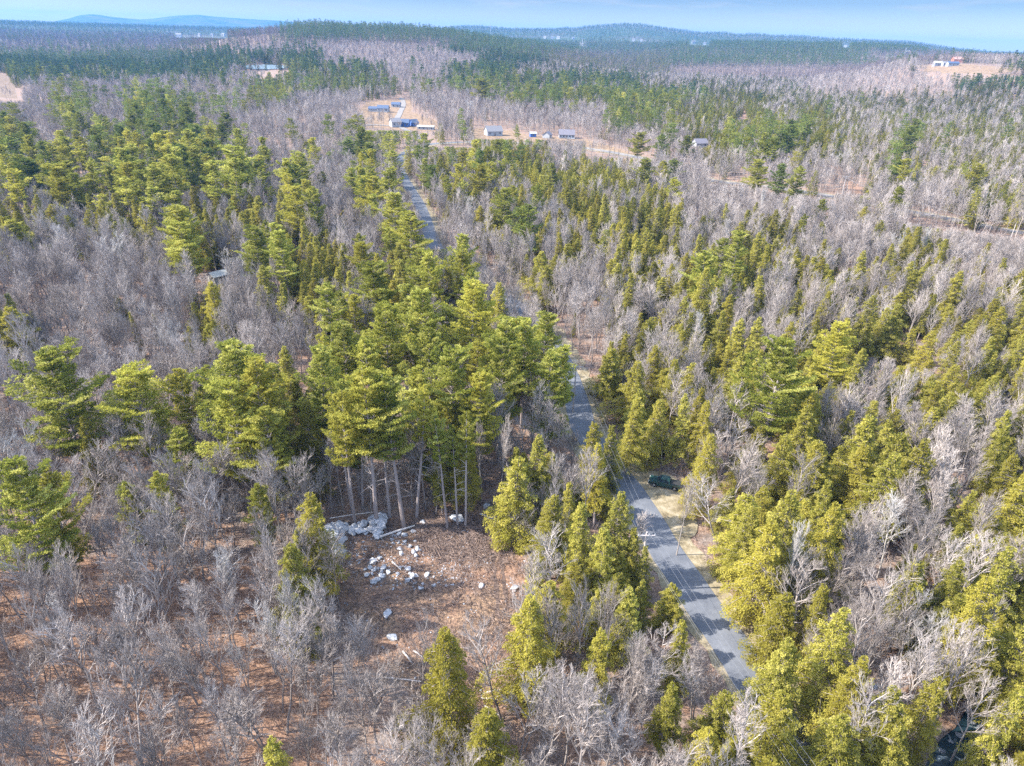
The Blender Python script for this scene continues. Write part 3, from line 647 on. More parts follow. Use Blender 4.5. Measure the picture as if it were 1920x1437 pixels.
# ---- trees placed one by one: kind, pixel of the tip, height, crown width in pixels (0 = natural), prototype
HAND = [
 ('white_pine',90,658,26,150,1),('white_pine',240,686,23,125,1),('white_pine',340,695,20,75,3),('white_pine',387,688,20,65,3),('white_pine',465,682,26,110,0),('white_pine',428,722,24,120,1),('white_pine',505,765,21,110,3),
 ('white_pine',590,652,25,80,0),('white_pine',684,690,29,120,4),('white_pine',742,704,28,110,4),('white_pine',640,720,26,70,4),('white_pine',720,568,26,95,1),('white_pine',795,545,26,90,0),('white_pine',875,527,27,95,0),('white_pine',800,628,25,85,3),('white_pine',852,650,26,110,1),
 ('white_pine',640,605,24,90,0),('white_pine',938,640,25,90,1),('white_pine',985,600,24,80,0),('white_pine',1040,663,22,95,3),('white_pine',20,868,24,130,1),('white_pine',78,890,20,80,3),('white_pine',240,905,14,55,3),('white_pine',297,892,15,60,3),('white_pine',300,962,9,40,3),
 ('white_pine',335,806,15,85,3),('white_pine',480,905,14,60,3),('white_pine',900,700,23,80,0),('white_pine',770,690,24,85,3),('white_pine',655,720,22,90,1),('white_pine',690,635,22,80,3),('white_pine',805,800,14,50,3),
 ('white_pine',340,418,22,80,1),('white_pine',527,430,24,58,0),('white_pine',442,275,26,85,1),('white_pine',482,292,20,45,0),('white_pine',385,290,19,38,3),('white_pine',46,300,23,78,1),('white_pine',110,308,23,80,1),('white_pine',18,258,21,52,3),('white_pine',103,385,13,45,3),
 ('white_pine',325,290,21,50,0),('white_pine',552,350,23,50,0),('white_pine',582,352,23,45,3),('white_pine',697,330,22,60,1),('white_pine',765,402,24,72,3),('white_pine',650,262,19,45,3),('white_pine',692,268,19,45,0),('white_pine',737,283,19,42,3),('white_pine',235,305,23,55,0),('white_pine',305,245,22,50,0),
 ('white_pine',365,235,21,45,1),('white_pine',422,212,21,40,0),('white_pine',907,148,30,42,1),('white_pine',1475,640,26,120,1),('white_pine',1200,249,20,38,1),('white_pine',1246,252,20,34,3),('white_pine',1291,255,20,30,0),('white_pine',1243,302,18,36,3),('white_pine',1266,299,18,36,3),
 ('white_pine',1425,300,22,45,0),('white_pine',1468,308,22,34,0),('white_pine',1500,312,20,40,3),('white_pine',792,250,20,32,0),('white_pine',945,352,22,45,0),('white_pine',1012,0+345,20,30,3),('white_pine',800,472,24,60,0),('white_pine',862,468,24,60,0),('white_pine',560,300,20,44,3),
 ('white_pine',1688,350,18,36,3),('white_pine',1690,300,19,50,1),('white_pine',1833,308,20,42,1),('white_pine',960,350,20,40,3),
 ('hemlock',838,1195,19,128,3),('hemlock',510,1376,13,75,1),('hemlock',992,1128,17,110,3),('hemlock',1462,1287,14,125,3),('hemlock',1362,1300,11,85,1),('hemlock',1158,926,16,84,3),('hemlock',1085,944,15,62,0),('hemlock',1012,812,16,58,0),('hemlock',965,850,17,85,1),('hemlock',1073,902,13,50,4),
 ('hemlock',1213,1025,10,38,4),('hemlock',1195,990,11,45,4),('hemlock',1165,1075,11,62,1),('hemlock',1210,1088,9,44,4),('hemlock',1262,1095,8,60,1),('hemlock',935,530,22,55,2),('hemlock',1582,1147,17,100,3),('hemlock',1500,922,19,105,3),('hemlock',1562,945,18,90,3),('hemlock',1455,985,17,110,3),
 ('hemlock',1405,925,15,90,1),('hemlock',1632,782,17,75,0),('hemlock',1665,850,17,90,3),('hemlock',1745,835,18,90,3),('hemlock',1700,815,17,80,0),('hemlock',1535,752,15,50,0),('hemlock',1640,752,15,48,0),('hemlock',1330,745,16,44,0),('hemlock',1292,738,16,42,2),('hemlock',1268,672,16,48,0),('hemlock',1188,745,16,50,2),
 ('hemlock',1328,812,16,60,0),('hemlock',1150,800,13,48,4),('hemlock',1112,792,15,60,1),('hemlock',1120,1180,13,70,1),('hemlock',1288,1170,12,60,4),('hemlock',1690,1350,12,80,3),('hemlock',1905,1290,14,60,1),('bare_tree',1850,1120,16,70,1),('hemlock',1880,1095,19,110,3),('hemlock',1905,1040,17,90,3),('hemlock',1620,1240,14,90,3),('hemlock',1480,1200,14,100,3),('hemlock',1700,1290,15,110,3),('hemlock',1760,1270,14,80,1),
 ('hemlock',1600,1340,13,110,3),('hemlock',1330,1370,12,90,1),('hemlock',1550,1100,15,60,0),('hemlock',1810,1060,15,80,3),('hemlock',570,935,17,100,3),('hemlock',556,1000,13,46,2),('hemlock',565,750,19,65,0),('hemlock',520,700,18,42,0),('hemlock',955,610,20,48,0),('hemlock',750,485,18,50,0),('hemlock',845,500,19,45,0),('hemlock',395,522,18,52,1),
 ('hemlock',22,410,16,80,1),('hemlock',18,575,16,80,1),('hemlock',215,555,9,40,4),('hemlock',430,590,10,32,4),('hemlock',530,530,13,42,4),('hemlock',600,320,16,42,1),('hemlock',575,265,16,42,1),('hemlock',1602,770,14,44,4),('hemlock',1750,620,14,50,1),('hemlock',1690,570,14,44,0),('hemlock',1660,575,14,40,0),
 ('hemlock',1895,795,15,50,1),('hemlock',860,755,17,55,2),('hemlock',880,785,18,55,2),('hemlock',825,790,18,38,2),('hemlock',1480,1110,13,90,1),('hemlock',1040,305,20,40,0),('hemlock',1320,500,20,60,3),('hemlock',1395,660,17,70,3),
 ('white_pine',835,782,21,40,5),('white_pine',872,768,22,40,5),('white_pine',856,800,19,34,5),('white_pine',640,742,23,45,5),('white_pine',662,748,21,40,5),('white_pine',715,730,24,50,5),('white_pine',770,720,25,50,5),('bare_tree',812,800,17,40,3),('bare_tree',630,820,15,40,0),('bare_tree',905,800,15,40,0),
 ('spruce',248,583,12,22,0),('spruce',287,583,9,16,0),('spruce',366,632,10,18,1),
 ('birch_tree',545,1085,15,60,0),('birch_tree',210,440,16,50,1),('birch_tree',435,470,15,60,1),('birch_tree',1320,590,16,40,0),('birch_tree',1510,985,17,50,0),('birch_tree',1738,430,15,30,0),('birch_tree',300,600,15,50,1),
 ('bare_tree',792,772,19,90,3),('bare_tree',1390,832,15,85,1),('bare_tree',1508,858,16,75,1),('bare_tree',1400,735,16,85,3),('bare_tree',1650,1150,16,110,3),('bare_tree',1500,1060,15,130,3),('bare_tree',1650,1290,14,110,1),('bare_tree',1790,1150,16,90,3),('bare_tree',1740,1210,15,90,0),('bare_tree',1780,1010,15,90,1),
 ('bare_tree',1095,1110,16,80,0),('bare_tree',1030,1270,15,110,3),('bare_tree',1190,1210,15,80,0),('bare_tree',1330,1210,13,70,6),('bare_tree',680,1280,14,90,1),('bare_tree',620,1000,0.1+13,80,1),('bare_tree',940,795,16,44,0),('bare_tree',605,830,14,45,0),('bare_tree',1360,1245,11,75,3),('bare_tree',505,1000,15,55,0),('bare_tree',560,865,15,70,1),
 ('bare_tree',60,1120,16,90,3),('bare_tree',100,1040,17,80,0),('bare_tree',1870,1250,15,90,3),('bare_tree',1420,870,13,60,4),('bare_tree',1290,915,13,50,0),
]
KIDX = {k: i for i, k in enumerate(KN)}
RADN = {'white_pine': 3.3, 'hemlock': 2.8, 'bare_tree': 2.2, 'birch_tree': 1.8, 'spruce': 1.4}
trees = []   # x, y, kind index, height scale, width scale, proto, rot, hand
for (k, px, py, H, w, pr) in HAND:
    x, y, z = at(px, py, H); Hp, Rp = PROTO[k][pr][0], PROTO[k][pr][1]
    s = H / Hp
    dd = float(project((x, y, z + H * 0.7))[2])
    ws = s if w == 0 else (w * dd / F / 2) / (Rp * (0.74 if k == 'white_pine' else 0.82 if k == 'hemlock' else 1.0))
    ws = min(max(ws, 0.55 * s), (2.2 if k in ('white_pine', 'hemlock') else 1.25) * s)
    trees.append((x, y, KIDX[k], s, ws, pr, rng.uniform(0, 6.28), 1))
grid = {}
def gadd(x, y, r): grid.setdefault((int(x // 8), int(y // 8)), []).append((x, y, r))
def gfree(x, y, r, f=0.72):
    cx, cy = int(x // 8), int(y // 8)
    for i in (-1, 0, 1):
        for j in (-1, 0, 1):
            for (a, b, q) in grid.get((cx + i, cy + j), ()):
                if (a - x) ** 2 + (b - y) ** 2 < ((q + r) * f) ** 2: return False
    return True
for t in trees: gadd(t[0], t[1], RADN[KN[t[2]]] * t[4])
SPOTS = [at(px, py)[:2] + (r_,) for px, py, r_ in ((411, 532, 5), (1311, 276, 10), (925, 254, 9), (1700, 101, 9), (1736, 110, 10), (1755, 112, 8), (1818, 107, 8), (1852, 116, 9), (1871, 112, 9), (1794, 118, 14), (1835, 118, 7), (1687, 119, 7), (336, 71, 20), (374, 69, 14), (398, 69, 12), (419, 69, 16), (1022, 72, 14), (1035, 72, 12), (1047, 72, 16), (1075, 72, 12), (1188, 74, 14), (1203, 75, 12), (1300, 82, 16), (1321, 85, 12), (1585, 88, 14), (1092, 86, 12))]
NOTREE = [P_CLEAR, P_FIELD, P_HOUSE1, P_HOUSE2, P_SAND, P_PULL, P_POND, P_BROOK] + P_ORANGE
def allowed(x, y, margin=0.0):
    ok = np.ones(len(x), bool)
    for hx, hy, hr in SPOTS:
        dd_ = math.hypot(hx, hy); ux, uy = hx / dd_, hy / dd_; s_ = (x - hx) * ux + (y - hy) * uy; c_ = np.abs((x - hx) * uy - (y - hy) * ux)
        ok &= ~((c_ < hr) & (s_ < hr) & (s_ > -hr * (1 + dd_ / 700)))
    for q in NOTREE: ok &= ~inside(q, x, y)
    near = np.hypot(x, y) < 1300
    rr_ = np.hypot(x, y)
    for L, w in ((L1, 6.4), (L2, 6.0), (L3, 5.0), (L4, 4.0)):
        d = np.full(len(x), 99.0); d[near] = dist_line(L, x[near], y[near]); ok &= d > (np.where(rr_ > 150, 4.4, w) if L is L1 else w) + margin
    return ok
CH = {c: i for i, c in enumerate('phxmqbso')}
PT = np.array([PROB[c] for c in 'phxmqbso']); PCUM = PT.cumsum(1)
def species(x, y, hh=12.0):
    z = terrain(x, y); px, py, d = project(np.c_[x, y, z + hh])
    cl = classify(px, py, rng); ci = np.vectorize(CH.get)(cl)
    u = rng.uniform(0, 1, len(x))
    # clumping: species gather in drifts
    dr = vnoise(x, y, 16, 9) * 0.6 + vnoise(x, y, 40, 10) * 0.4
    u = np.clip(0.70 * u + 0.30 * np.clip((dr - 0.5) * 1.9 + 0.5, 0, 1), 0, 0.9999)
    k = (u[:, None] > PCUM[ci]).sum(1)
    k = np.where((np.hypot(x, y) > 1100) & np.isin(cl, ['p', 'x']) & (k == 2) & (rng.uniform(0, 1, len(k)) < 0.5), 0, k)
    return k, cl
# what the photograph shows past the trees: those in front stay below its sight line
WIN = [(750,330,780,362),(766,355,810,400),(780,395,816,468),(690,190,815,246),(895,236,960,262),(980,240,1100,263),(1100,262,1225,296),(800,264,880,276),(1335,338,1425,351),(1440,350,1560,370),(1700,398,1930,436),
  (1690,112,1925,138),(452,121,540,134),(-40,138,42,192),(393,508,430,534),(1383,198,1402,224),(1556,316,1622,366),(1640,634,1745,688),(1298,260,1324,275),(330,60,426,72),(1015,64,1085,73),(1180,66,1210,76),(1292,74,1330,86),(1578,80,1592,89),(1086,74,1098,88),(1165,888,1300,935),(1080,785,1104,812),(1392,1225,1445,1325),(1450,1390,1535,1437),(1755,1330,1885,1436)]
WT = []
for (a, b, c, d) in WIN:
    X_, Y_, Z_ = at((a + c) / 2, d); D_ = math.hypot(X_, Y_); WT.append((a, c, D_, (Z_ - CAM_Z) / D_))
def hmax(x, y):
    z = terrain(x, y); px, py, d = project(np.c_[x, y, z + 8]); r = np.hypot(x, y); H = np.full(len(x), 99.0)
    for (a, c, D_, sl) in WT:
        mrg = 2.2 * F / np.maximum(d, 20)
        hit = (px > a - mrg) & (px < c + mrg) & (r < D_ - 3)
        H = np.where(hit, np.minimum(H, CAM_Z + sl * r - z), H)
    return H
# near ring: individually spaced
for (r0, r1, sp, hf) in ((34, 200, 3.3, 62), (200, 430, 3.3, 46), (430, 900, 5.4, 46)):
    x, y = scatter(r0, r1, sp, R(hf)); ok = allowed(x, y); x, y = x[ok], y[ok]; k, cl = species(x, y)
    order = rng.permutation(len(x)); HMAX = hmax(x, y)
    hs = rng.uniform(0, 1, (len(x), 4))
    for i in order:
        if k[i] > 4: continue
        hm = HMAX[i]
        kn = KN[k[i]]; np_ = len(PROTO[kn]); pr = int(hs[i, 0] * np_ * 0.999)
        s = {'white_pine': 0.66 + 0.42 * hs[i, 1], 'hemlock': 0.50 + 0.55 * hs[i, 1], 'bare_tree': 0.55 + 0.42 * hs[i, 1], 'birch_tree': 0.65 + 0.35 * hs[i, 1], 'spruce': 0.5 + 0.6 * hs[i, 1]}[kn]
        H_ = s * PROTO[kn][pr][0]
        if H_ > hm:
            if hm < 4.0: continue
            s *= hm / H_
        ws = s * (0.9 + 0.35 * hs[i, 2]) * (1.32 if k[i] == 0 else 0.92 if k[i] == 1 else 1)
        if not gfree(x[i], y[i], RADN[kn] * ws, 0.66 if k[i] != 2 else 0.54): continue
        gadd(x[i], y[i], RADN[kn] * ws); trees.append((x[i], y[i], k[i], s, ws, pr, hs[i, 3] * 6.28, 0))
TR = np.array(trees, float)
far = []
for (r0, r1, sp, big) in ((900, 1700, 7.0, 1.0), (1700, 3300, 11.0, 1.12), (3300, 6300, 22.0, 0.95)):
    x, y = scatter(r0, r1, sp, R(43)); ok = allowed(x, y); x, y = x[ok], y[ok]; k, cl = species(x, y)
    if r0 >= 3300: k = np.where(rng.uniform(0, 1, len(k)) < 0.45, 0, k)
    q = k < 5; x, y, k = x[q], y[q], k[q]; n = len(x)
    s = rng.uniform(0.62, 1.0, n) * big
    Hn = np.array([24, 15, 16, 16, 11.0])[k] * s; hm = hmax(x, y); s = np.where(Hn > hm, s * np.clip(hm, 0, 99) / Hn, s); kp = hm > 4; x, y, k, s = x[kp], y[kp], k[kp], s[kp]; n = len(x)
    far.append(np.c_[x, y, k, s, s * rng.uniform(0.9, 1.25, n) * (1.15 if big > 1 else 1), rng.randint(0, 4, n), rng.uniform(0, 6.28, n), np.zeros(n)])
FAR = np.concatenate(far)

# ------------------------------------------------------------------ the 300 of each kind that show largest become trees of their own
LANDMARKS = [('the parked pickup',1237,905),('the rock piles',660,1000),('the brook',1820,1370),('the crossarm pole',1213,1030),('the far utility pole',1080,700),('the lone clearing hemlock',838,1280),
 ('the far road bend',785,400),('the clearing centre',840,1100),('the tallest clearing pine',690,800),('the wide left pine',90,740),('the lower road',1330,1180),('the orange leaf gap',1690,660),
 ('the lower left corner',60,1400),('the lower right corner',1900,1420),('the beige shed roof',412,515),('the grey roofed house',1060,250),('the crossing road',1500,400),('the left edge midway up',10,520),
 ('the right edge midway up',1900,560),('the lower left woods',250,1100),('the bottom edge centre',1000,1430),('the lone spruces',270,600),('the lowest roadside hemlock',1456,1340),('the tall right pine',1475,700)]
ORD = ['nearest','second nearest','third nearest','fourth nearest','fifth nearest','sixth nearest','seventh nearest','eighth nearest','ninth nearest','tenth nearest','eleventh nearest','twelfth nearest','thirteenth nearest','fourteenth nearest','fifteenth nearest','sixteenth nearest','seventeenth nearest','eighteenth nearest','nineteenth nearest','twentieth nearest']
def ordn(i):
    if i < 20: return ORD[i]
    tens = {2: 'twenty', 3: 'thirty', 4: 'forty', 5: 'fifty', 6: 'sixty'}[(i + 1) // 10] if (i + 1) // 10 < 7 else 'seventy'
    one = ['', 'first', 'second', 'third', 'fourth', 'fifth', 'sixth', 'seventh', 'eighth', 'ninth'][(i + 1) % 10]
    return (tens + '-' + one if one else tens[:-1] + 'ieth') + ' nearest'
DESC = {'white_pine': ('tall layered white pine', 'mid-height yellow-green pine', 'short bushy pine'), 'hemlock': ('tall dense olive hemlock', 'mid-height olive hemlock', 'small olive hemlock'),
        'bare_tree': ('tall bare grey tree', 'mid-height leafless tree', 'small leafless tree'), 'birch_tree': ('tall white-barked birch', 'mid-height white birch', 'small white birch'), 'spruce': ('narrow dark spruce', 'narrow dark young spruce', 'tiny dark spruce')}
GRP = {'white_pine': 'white pines in the forest', 'hemlock': 'hemlocks in the forest', 'bare_tree': 'leafless hardwoods in the forest', 'birch_tree': 'white-barked birches in the forest', 'spruce': 'small dark spruces in the forest'}
CAT = {'white_pine': 'pine tree', 'hemlock': 'hemlock tree', 'bare_tree': 'bare tree', 'birch_tree': 'birch tree', 'spruce': 'spruce tree'}
allz = terrain(TR[:, 0], TR[:, 1])
rest = np.ones(len(TR), bool)
MAXI = {0: 300, 1: 300, 2: 300, 3: 120, 4: 60}
cands = []
for k in range(5):
    Hs = np.array([p[0] for p in PROTO[KN[k]]])
    idx = np.where(TR[:, 2] == k)[0]
    H = Hs[TR[idx, 5].astype(int)] * TR[idx, 3]
    px, py, d = project(np.c_[TR[idx, 0], TR[idx, 1], allz[idx] + H * 0.72])
    inn = (px > 4) & (px < 1916) & (py > 30) & (py < 1430) & (d > 10)
    size = H * TR[idx, 4] / d ** 2 * (1 + 50 * TR[idx, 7])
    o = np.argsort(-size * inn)[:MAXI[k]]; o = o[inn[o]]
    for j in o: cands.append((k, idx[j], px[j], py[j], H[j], d[j]))
    rest[idx[o]] = False
buckets = {}
for c in cands:
    k, i, px, py, H, d = c
    best = min(range(len(LANDMARKS)), key=lambda q: (px - LANDMARKS[q][1]) ** 2 + (1.3 * (py - LANDMARKS[q][2])) ** 2)
    dx, dy = px - LANDMARKS[best][1], py - LANDMARKS[best][2]
    dr = ('right of' if dx > 0 else 'left of') if abs(dx) > 1.0 * abs(dy) else ('below' if dy > 0 else 'above')
    hk = sorted([H, {'white_pine': 23, 'hemlock': 16.5, 'bare_tree': 14, 'birch_tree': 14, 'spruce': 9}[KN[k]]])
    ref = {'white_pine': (22, 17), 'hemlock': (15, 11), 'bare_tree': (14, 11), 'birch_tree': (14, 12), 'spruce': (11, 8)}[KN[k]]
    sz = 0 if H > ref[0] else 1 if H > ref[1] else 2
    buckets.setdefault((k, sz, best, dr), []).append((dx * dx + dy * dy, c))
for (k, sz, best, dr), ls in buckets.items():
    ls.sort(key=lambda q: q[0]); kn = KN[k]
    for n_, (_, (k_, i, px, py, H, d)) in enumerate(ls):
        x, y, _k, s, ws, pr, rot, hand = TR[i]; Hp, Rp, tm, cm = PROTO[kn][int(pr)]
        e = empty(kn, (x, y, float(allz[i])), rot); e.scale = (ws, ws, s); tl_ = 0.10 if k in (2, 3) and not hand else 0.03; e.rotation_euler = (rng.normal(0, tl_), rng.normal(0, tl_), rot)
        tag(e, '%s, %s of its size %s %s' % (DESC[kn][sz], ordn(n_), dr, LANDMARKS[best][0]), CAT[kn], GRP[kn])
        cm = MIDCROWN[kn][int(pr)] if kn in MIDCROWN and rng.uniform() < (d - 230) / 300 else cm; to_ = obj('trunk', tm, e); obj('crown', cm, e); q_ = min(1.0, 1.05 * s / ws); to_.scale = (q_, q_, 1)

# ------------------------------------------------------------------ everything further: one object per kind, scattered with geometry nodes
def scatter_object(name, label, pts, meshes, lodname):
    """pts: x, y, z, scale xy, scale z, proto, rot"""
    cl = bpy.data.collections.new(name + '_sources')
    for j, me in enumerate(meshes):
        so = bpy.data.objects.new('%s_%02d' % (name, j), me); cl.objects.link(so)
    me = bpy.data.meshes.new(name); me.vertices.add(len(pts)); me.vertices.foreach_set('co', pts[:, :3].astype(np.float32).ravel())
    a = me.attributes.new('scl', 'FLOAT_VECTOR', 'POINT'); a.data.foreach_set('vector', np.c_[pts[:, 3], pts[:, 3], pts[:, 4]].astype(np.float32).ravel())
    a = me.attributes.new('rt', 'FLOAT_VECTOR', 'POINT'); a.data.foreach_set('vector', np.c_[rng.normal(0, 0.06, len(pts)), rng.normal(0, 0.06, len(pts)), pts[:, 6]].astype(np.float32).ravel())
    a = me.attributes.new('pick', 'INT', 'POINT'); a.data.foreach_set('value', pts[:, 5].astype(np.int32))
    o = obj(name, me); tag(o, label, kind='stuff')
    ng = bpy.data.node_groups.new(name, 'GeometryNodeTree')
    ng.interface.new_socket('Geometry', in_out='INPUT', socket_type='NodeSocketGeometry'); ng.interface.new_socket('Geometry', in_out='OUTPUT', socket_type='NodeSocketGeometry')
    N, L = ng.nodes, ng.links
    gi, go = N.new('NodeGroupInput'), N.new('NodeGroupOutput'); ci = N.new('GeometryNodeCollectionInfo'); ci.inputs['Collection'].default_value = cl
    ci.inputs['Separate Children'].default_value = True; ci.inputs['Reset Children'].default_value = True
    ip = N.new('GeometryNodeInstanceOnPoints'); ip.inputs['Pick Instance'].default_value = True
    def att(nm, ty):
        q = N.new('GeometryNodeInputNamedAttribute'); q.data_type = ty; q.inputs['Name'].default_value = nm; return q.outputs['Attribute']
    e2r = N.new('FunctionNodeEulerToRotation'); L.new(att('rt', 'FLOAT_VECTOR'), e2r.inputs[0])
    L.new(gi.outputs[0], ip.inputs['Points']); L.new(ci.outputs[0], ip.inputs['Instance']); L.new(att('pick', 'INT'), ip.inputs['Instance Index'])
    L.new(e2r.outputs[0], ip.inputs['Rotation']); L.new(att('scl', 'FLOAT_VECTOR'), ip.inputs['Scale']); L.new(ip.outputs[0], go.inputs[0])
    md = o.modifiers.new('scatter', 'NODES'); md.node_group = ng
    return o
def as_pts(A): return np.c_[A[:, 0], A[:, 1], terrain(A[:, 0], A[:, 1]), A[:, 4], A[:, 3], A[:, 5], A[:, 6]]
SN = {0: ('white_pines_beyond', 'mass of further white pines, yellow-green turning blue with distance'), 1: ('hemlocks_beyond', 'mass of further small olive hemlocks between bare trees'),
      2: ('bare_forest_beyond', 'mass of further leafless grey-lilac hardwoods'), 3: ('birches_beyond', 'further white-barked birches among the bare woods'), 4: ('spruces_beyond', 'further small dark spruces')}
SNN = {0: 'pine_forest', 1: 'hemlock_forest', 2: 'bare_forest', 3: 'birch_forest', 4: 'spruce_forest'}
for k in range(5):
    kn = KN[k]
    A = TR[rest & (TR[:, 2] == k)]; B = FAR[FAR[:, 2] == k]
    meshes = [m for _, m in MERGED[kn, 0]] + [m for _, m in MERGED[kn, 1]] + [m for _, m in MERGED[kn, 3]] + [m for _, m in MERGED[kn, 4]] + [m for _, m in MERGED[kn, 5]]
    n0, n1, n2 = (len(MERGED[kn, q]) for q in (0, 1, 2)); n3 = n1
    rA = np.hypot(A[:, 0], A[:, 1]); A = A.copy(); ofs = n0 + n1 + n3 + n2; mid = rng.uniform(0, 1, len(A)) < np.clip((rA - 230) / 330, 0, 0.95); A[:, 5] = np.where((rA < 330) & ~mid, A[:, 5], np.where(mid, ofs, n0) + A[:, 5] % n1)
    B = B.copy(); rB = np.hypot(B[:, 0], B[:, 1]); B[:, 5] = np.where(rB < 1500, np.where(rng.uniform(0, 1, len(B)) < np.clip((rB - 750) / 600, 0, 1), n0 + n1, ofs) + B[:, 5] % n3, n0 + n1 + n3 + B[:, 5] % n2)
    allp = as_pts(np.concatenate([A, B])) if len(B) else as_pts(A)
    scatter_object(SNN[k], SN[k][1], allp, meshes, '')
# brush and saplings on the floor
xa_, ya_ = scatter(36, 180, 2.7, R(62)); xb_, yb_ = scatter(180, 420, 2.8, R(46)); x, y = np.r_[xa_, xb_], np.r_[ya_, yb_]; ok = allowed(x, y, -1.5) | inside(P_CLEAR, x, y) | inside(P_ORANGE[0], x, y); x, y = x[ok], y[ok]
kk = rng.uniform(0, 1, len(x)) < np.where(inside(P_CLEAR, x, y), 0.50, 0.80); x, y = x[kk], y[kk]; n = len(x)
s = rng.uniform(0.4, 1.7, n) * np.where(inside(P_CLEAR, x, y), 0.42, 1.0)
scatter_object('undergrowth', 'leafless brush and saplings on the forest floor', np.c_[x, y, terrain(x, y), s, s * rng.uniform(.7, 1.2, n), rng.randint(0, 4, n), rng.uniform(0, 6.28, n)], [m for _, m in MERGED['brush', 0]], '')
print('trees', len(TR), 'far', len(FAR), 'things', len(cands))
#@@OBJECTS
# ------------------------------------------------------------------ pickup truck
def profile_solid(mb, prof, w0, w1, m=0):
    """side profile (x, z, k) extruded over width; k narrows the top"""
    n = len(prof); vs = []
    for sgn in (-1, 1):
        for (x, z, k) in prof: vs.append((x, sgn * (w0 * (1 - k) + w1 * k) / 2, z))
    f = [list(range(n))[::1], [n + i for i in range(n)][::-1]] + [[(i + 1) % n, i, n + i, n + (i + 1) % n] for i in range(n)]
    mb.add(vs, f, m)
def pickup(x, y, z, rz):
    paint = plain('dark_green_paint', (0.012, 0.040, 0.038), 0.25, 0.1, 2.0, 0.0, 0.8); glass = plain('dark_glass', (0.02, 0.03, 0.04), 0.06, 0.1)
    rub = plain('tyre_rubber', (0.02, 0.02, 0.02), 0.8); rimm = plain('wheel_rim', (0.55, 0.55, 0.56), 0.35, 0.05, 5, 0.8); lampm = plain('headlight_lens', (0.75, 0.75, 0.72), 0.15); redm = plain('tail_light_red', (0.35, 0.02, 0.02), 0.3)
    trimm = plain('dark_trim', (0.03, 0.03, 0.03), 0.5)
    e = tag(empty('pickup_truck', (x, y, z), rz), 'dark green pickup truck parked on the dry grass pull-off', 'pickup truck')
    b = MB()   # front towards -x
    profile_solid(b, [(-2.85, .55, 0), (-2.88, .85, 0), (-2.80, 1.05, .15), (-2.5, 1.14, .3), (-1.55, 1.20, .3), (-1.45, 1.22, .3), (0.95, 1.22, .3), (0.95, 1.16, .2), (2.80, 1.16, .2), (2.86, .7, 0), (2.8, .5, 0), (2.35, .45, 0), (2.2, .82, 0), (1.45, .82, 0), (1.3, .42, 0), (-1.35, .42, 0), (-1.5, .80, 0), (-2.25, .80, 0), (-2.4, .45, 0)], 1.92, 1.82)
    tag(obj('body', b.mesh('pickup_body', [paint]), e))
    c = MB(); profile_solid(c, [(-1.5, 1.21, 0), (-0.75, 1.80, 1), (-0.4, 1.86, 1), (0.55, 1.86, 1), (0.78, 1.78, 1), (0.95, 1.21, 0)], 1.78, 1.42); obj('cab', c.mesh('pickup_cab', [paint]), e)
    g = MB(); g.add([(-1.49, -.78, 1.24), (-1.49, .78, 1.24), (-0.80, .66, 1.79), (-0.80, -.66, 1.79)], [(0, 1, 2, 3)]); 
    gm = g.mesh('windscreen', [glass]); gm.transform(Matrix.Translation((-0.012, 0, 0.012))); obj('windscreen', gm, e)
    for sg in (-1, 1):
        for (a, bb) in ((-1.15, -0.22), (-0.14, 0.66)):
            w = MB(); yb, yt = sg * .895, sg * .735; w.add([(a, yb, 1.27), (bb, yb, 1.27), (bb - (0.0 if bb < 0 else .06), yt, 1.77), (max(a + (.40 if a < -1 else 0), -0.72 if a < -1 else a), yt, 1.77)], [(0, 1, 2, 3) if sg < 0 else (3, 2, 1, 0)])
            me = w.mesh('side_window', [glass]); me.transform(Matrix.Translation((0, sg * 0.012, 0))); obj('window', me, e)
        m_ = MB(); m_.box((-1.0, sg * 1.05, 1.27), (0.16, 0.24, 0.2)); obj('mirror', m_.mesh('mirror', [trimm]), e)
        h = MB(); h.box((-2.83, sg * .74, .93), (0.1, 0.34, 0.2)); obj('headlight', h.mesh('headlight', [lampm]), e)
        h = MB(); h.box((2.83, sg * .86, .95), (0.08, 0.14, 0.36)); obj('tail_light', h.mesh('tail_light', [redm]), e)
        for wx in (-1.87, 1.82):
            t = MB(); t.tube([(wx, sg * .72, .39), (wx, sg * .97, .39)], [.39, .39], 20); to = obj('wheel', t.mesh('tyre', [rub]), e)
            r = MB(); r.tube([(wx, sg * .94, .39), (wx, sg * .985, .39)], [.24, .22], 14); obj('rim', r.mesh('rim', [rimm]), to)
    k = MB(); k.box((-2.9, 0, .56), (0.14, 1.8, 0.22)); obj('front_bumper', k.mesh('front_bumper', [rimm]), e)
    k = MB(); k.box((2.9, 0, .58), (0.14, 1.8, 0.2)); obj('rear_bumper', k.mesh('rear_bumper', [rimm]), e)
    k = MB(); k.box((-2.88, 0, .9), (0.06, 1.05, 0.26)); obj('grille', k.mesh('grille', [trimm]), e)
    k = MB(); k.box((1.88, 0, 1.175), (1.75, 1.5, 0.03)); obj('bed_cover', k.mesh('bed_cover', [trimm]), e)
x, y, z = at(1246, 913); pickup(x, y, z + 0.16, math.atan2(-0.33, 1.0))

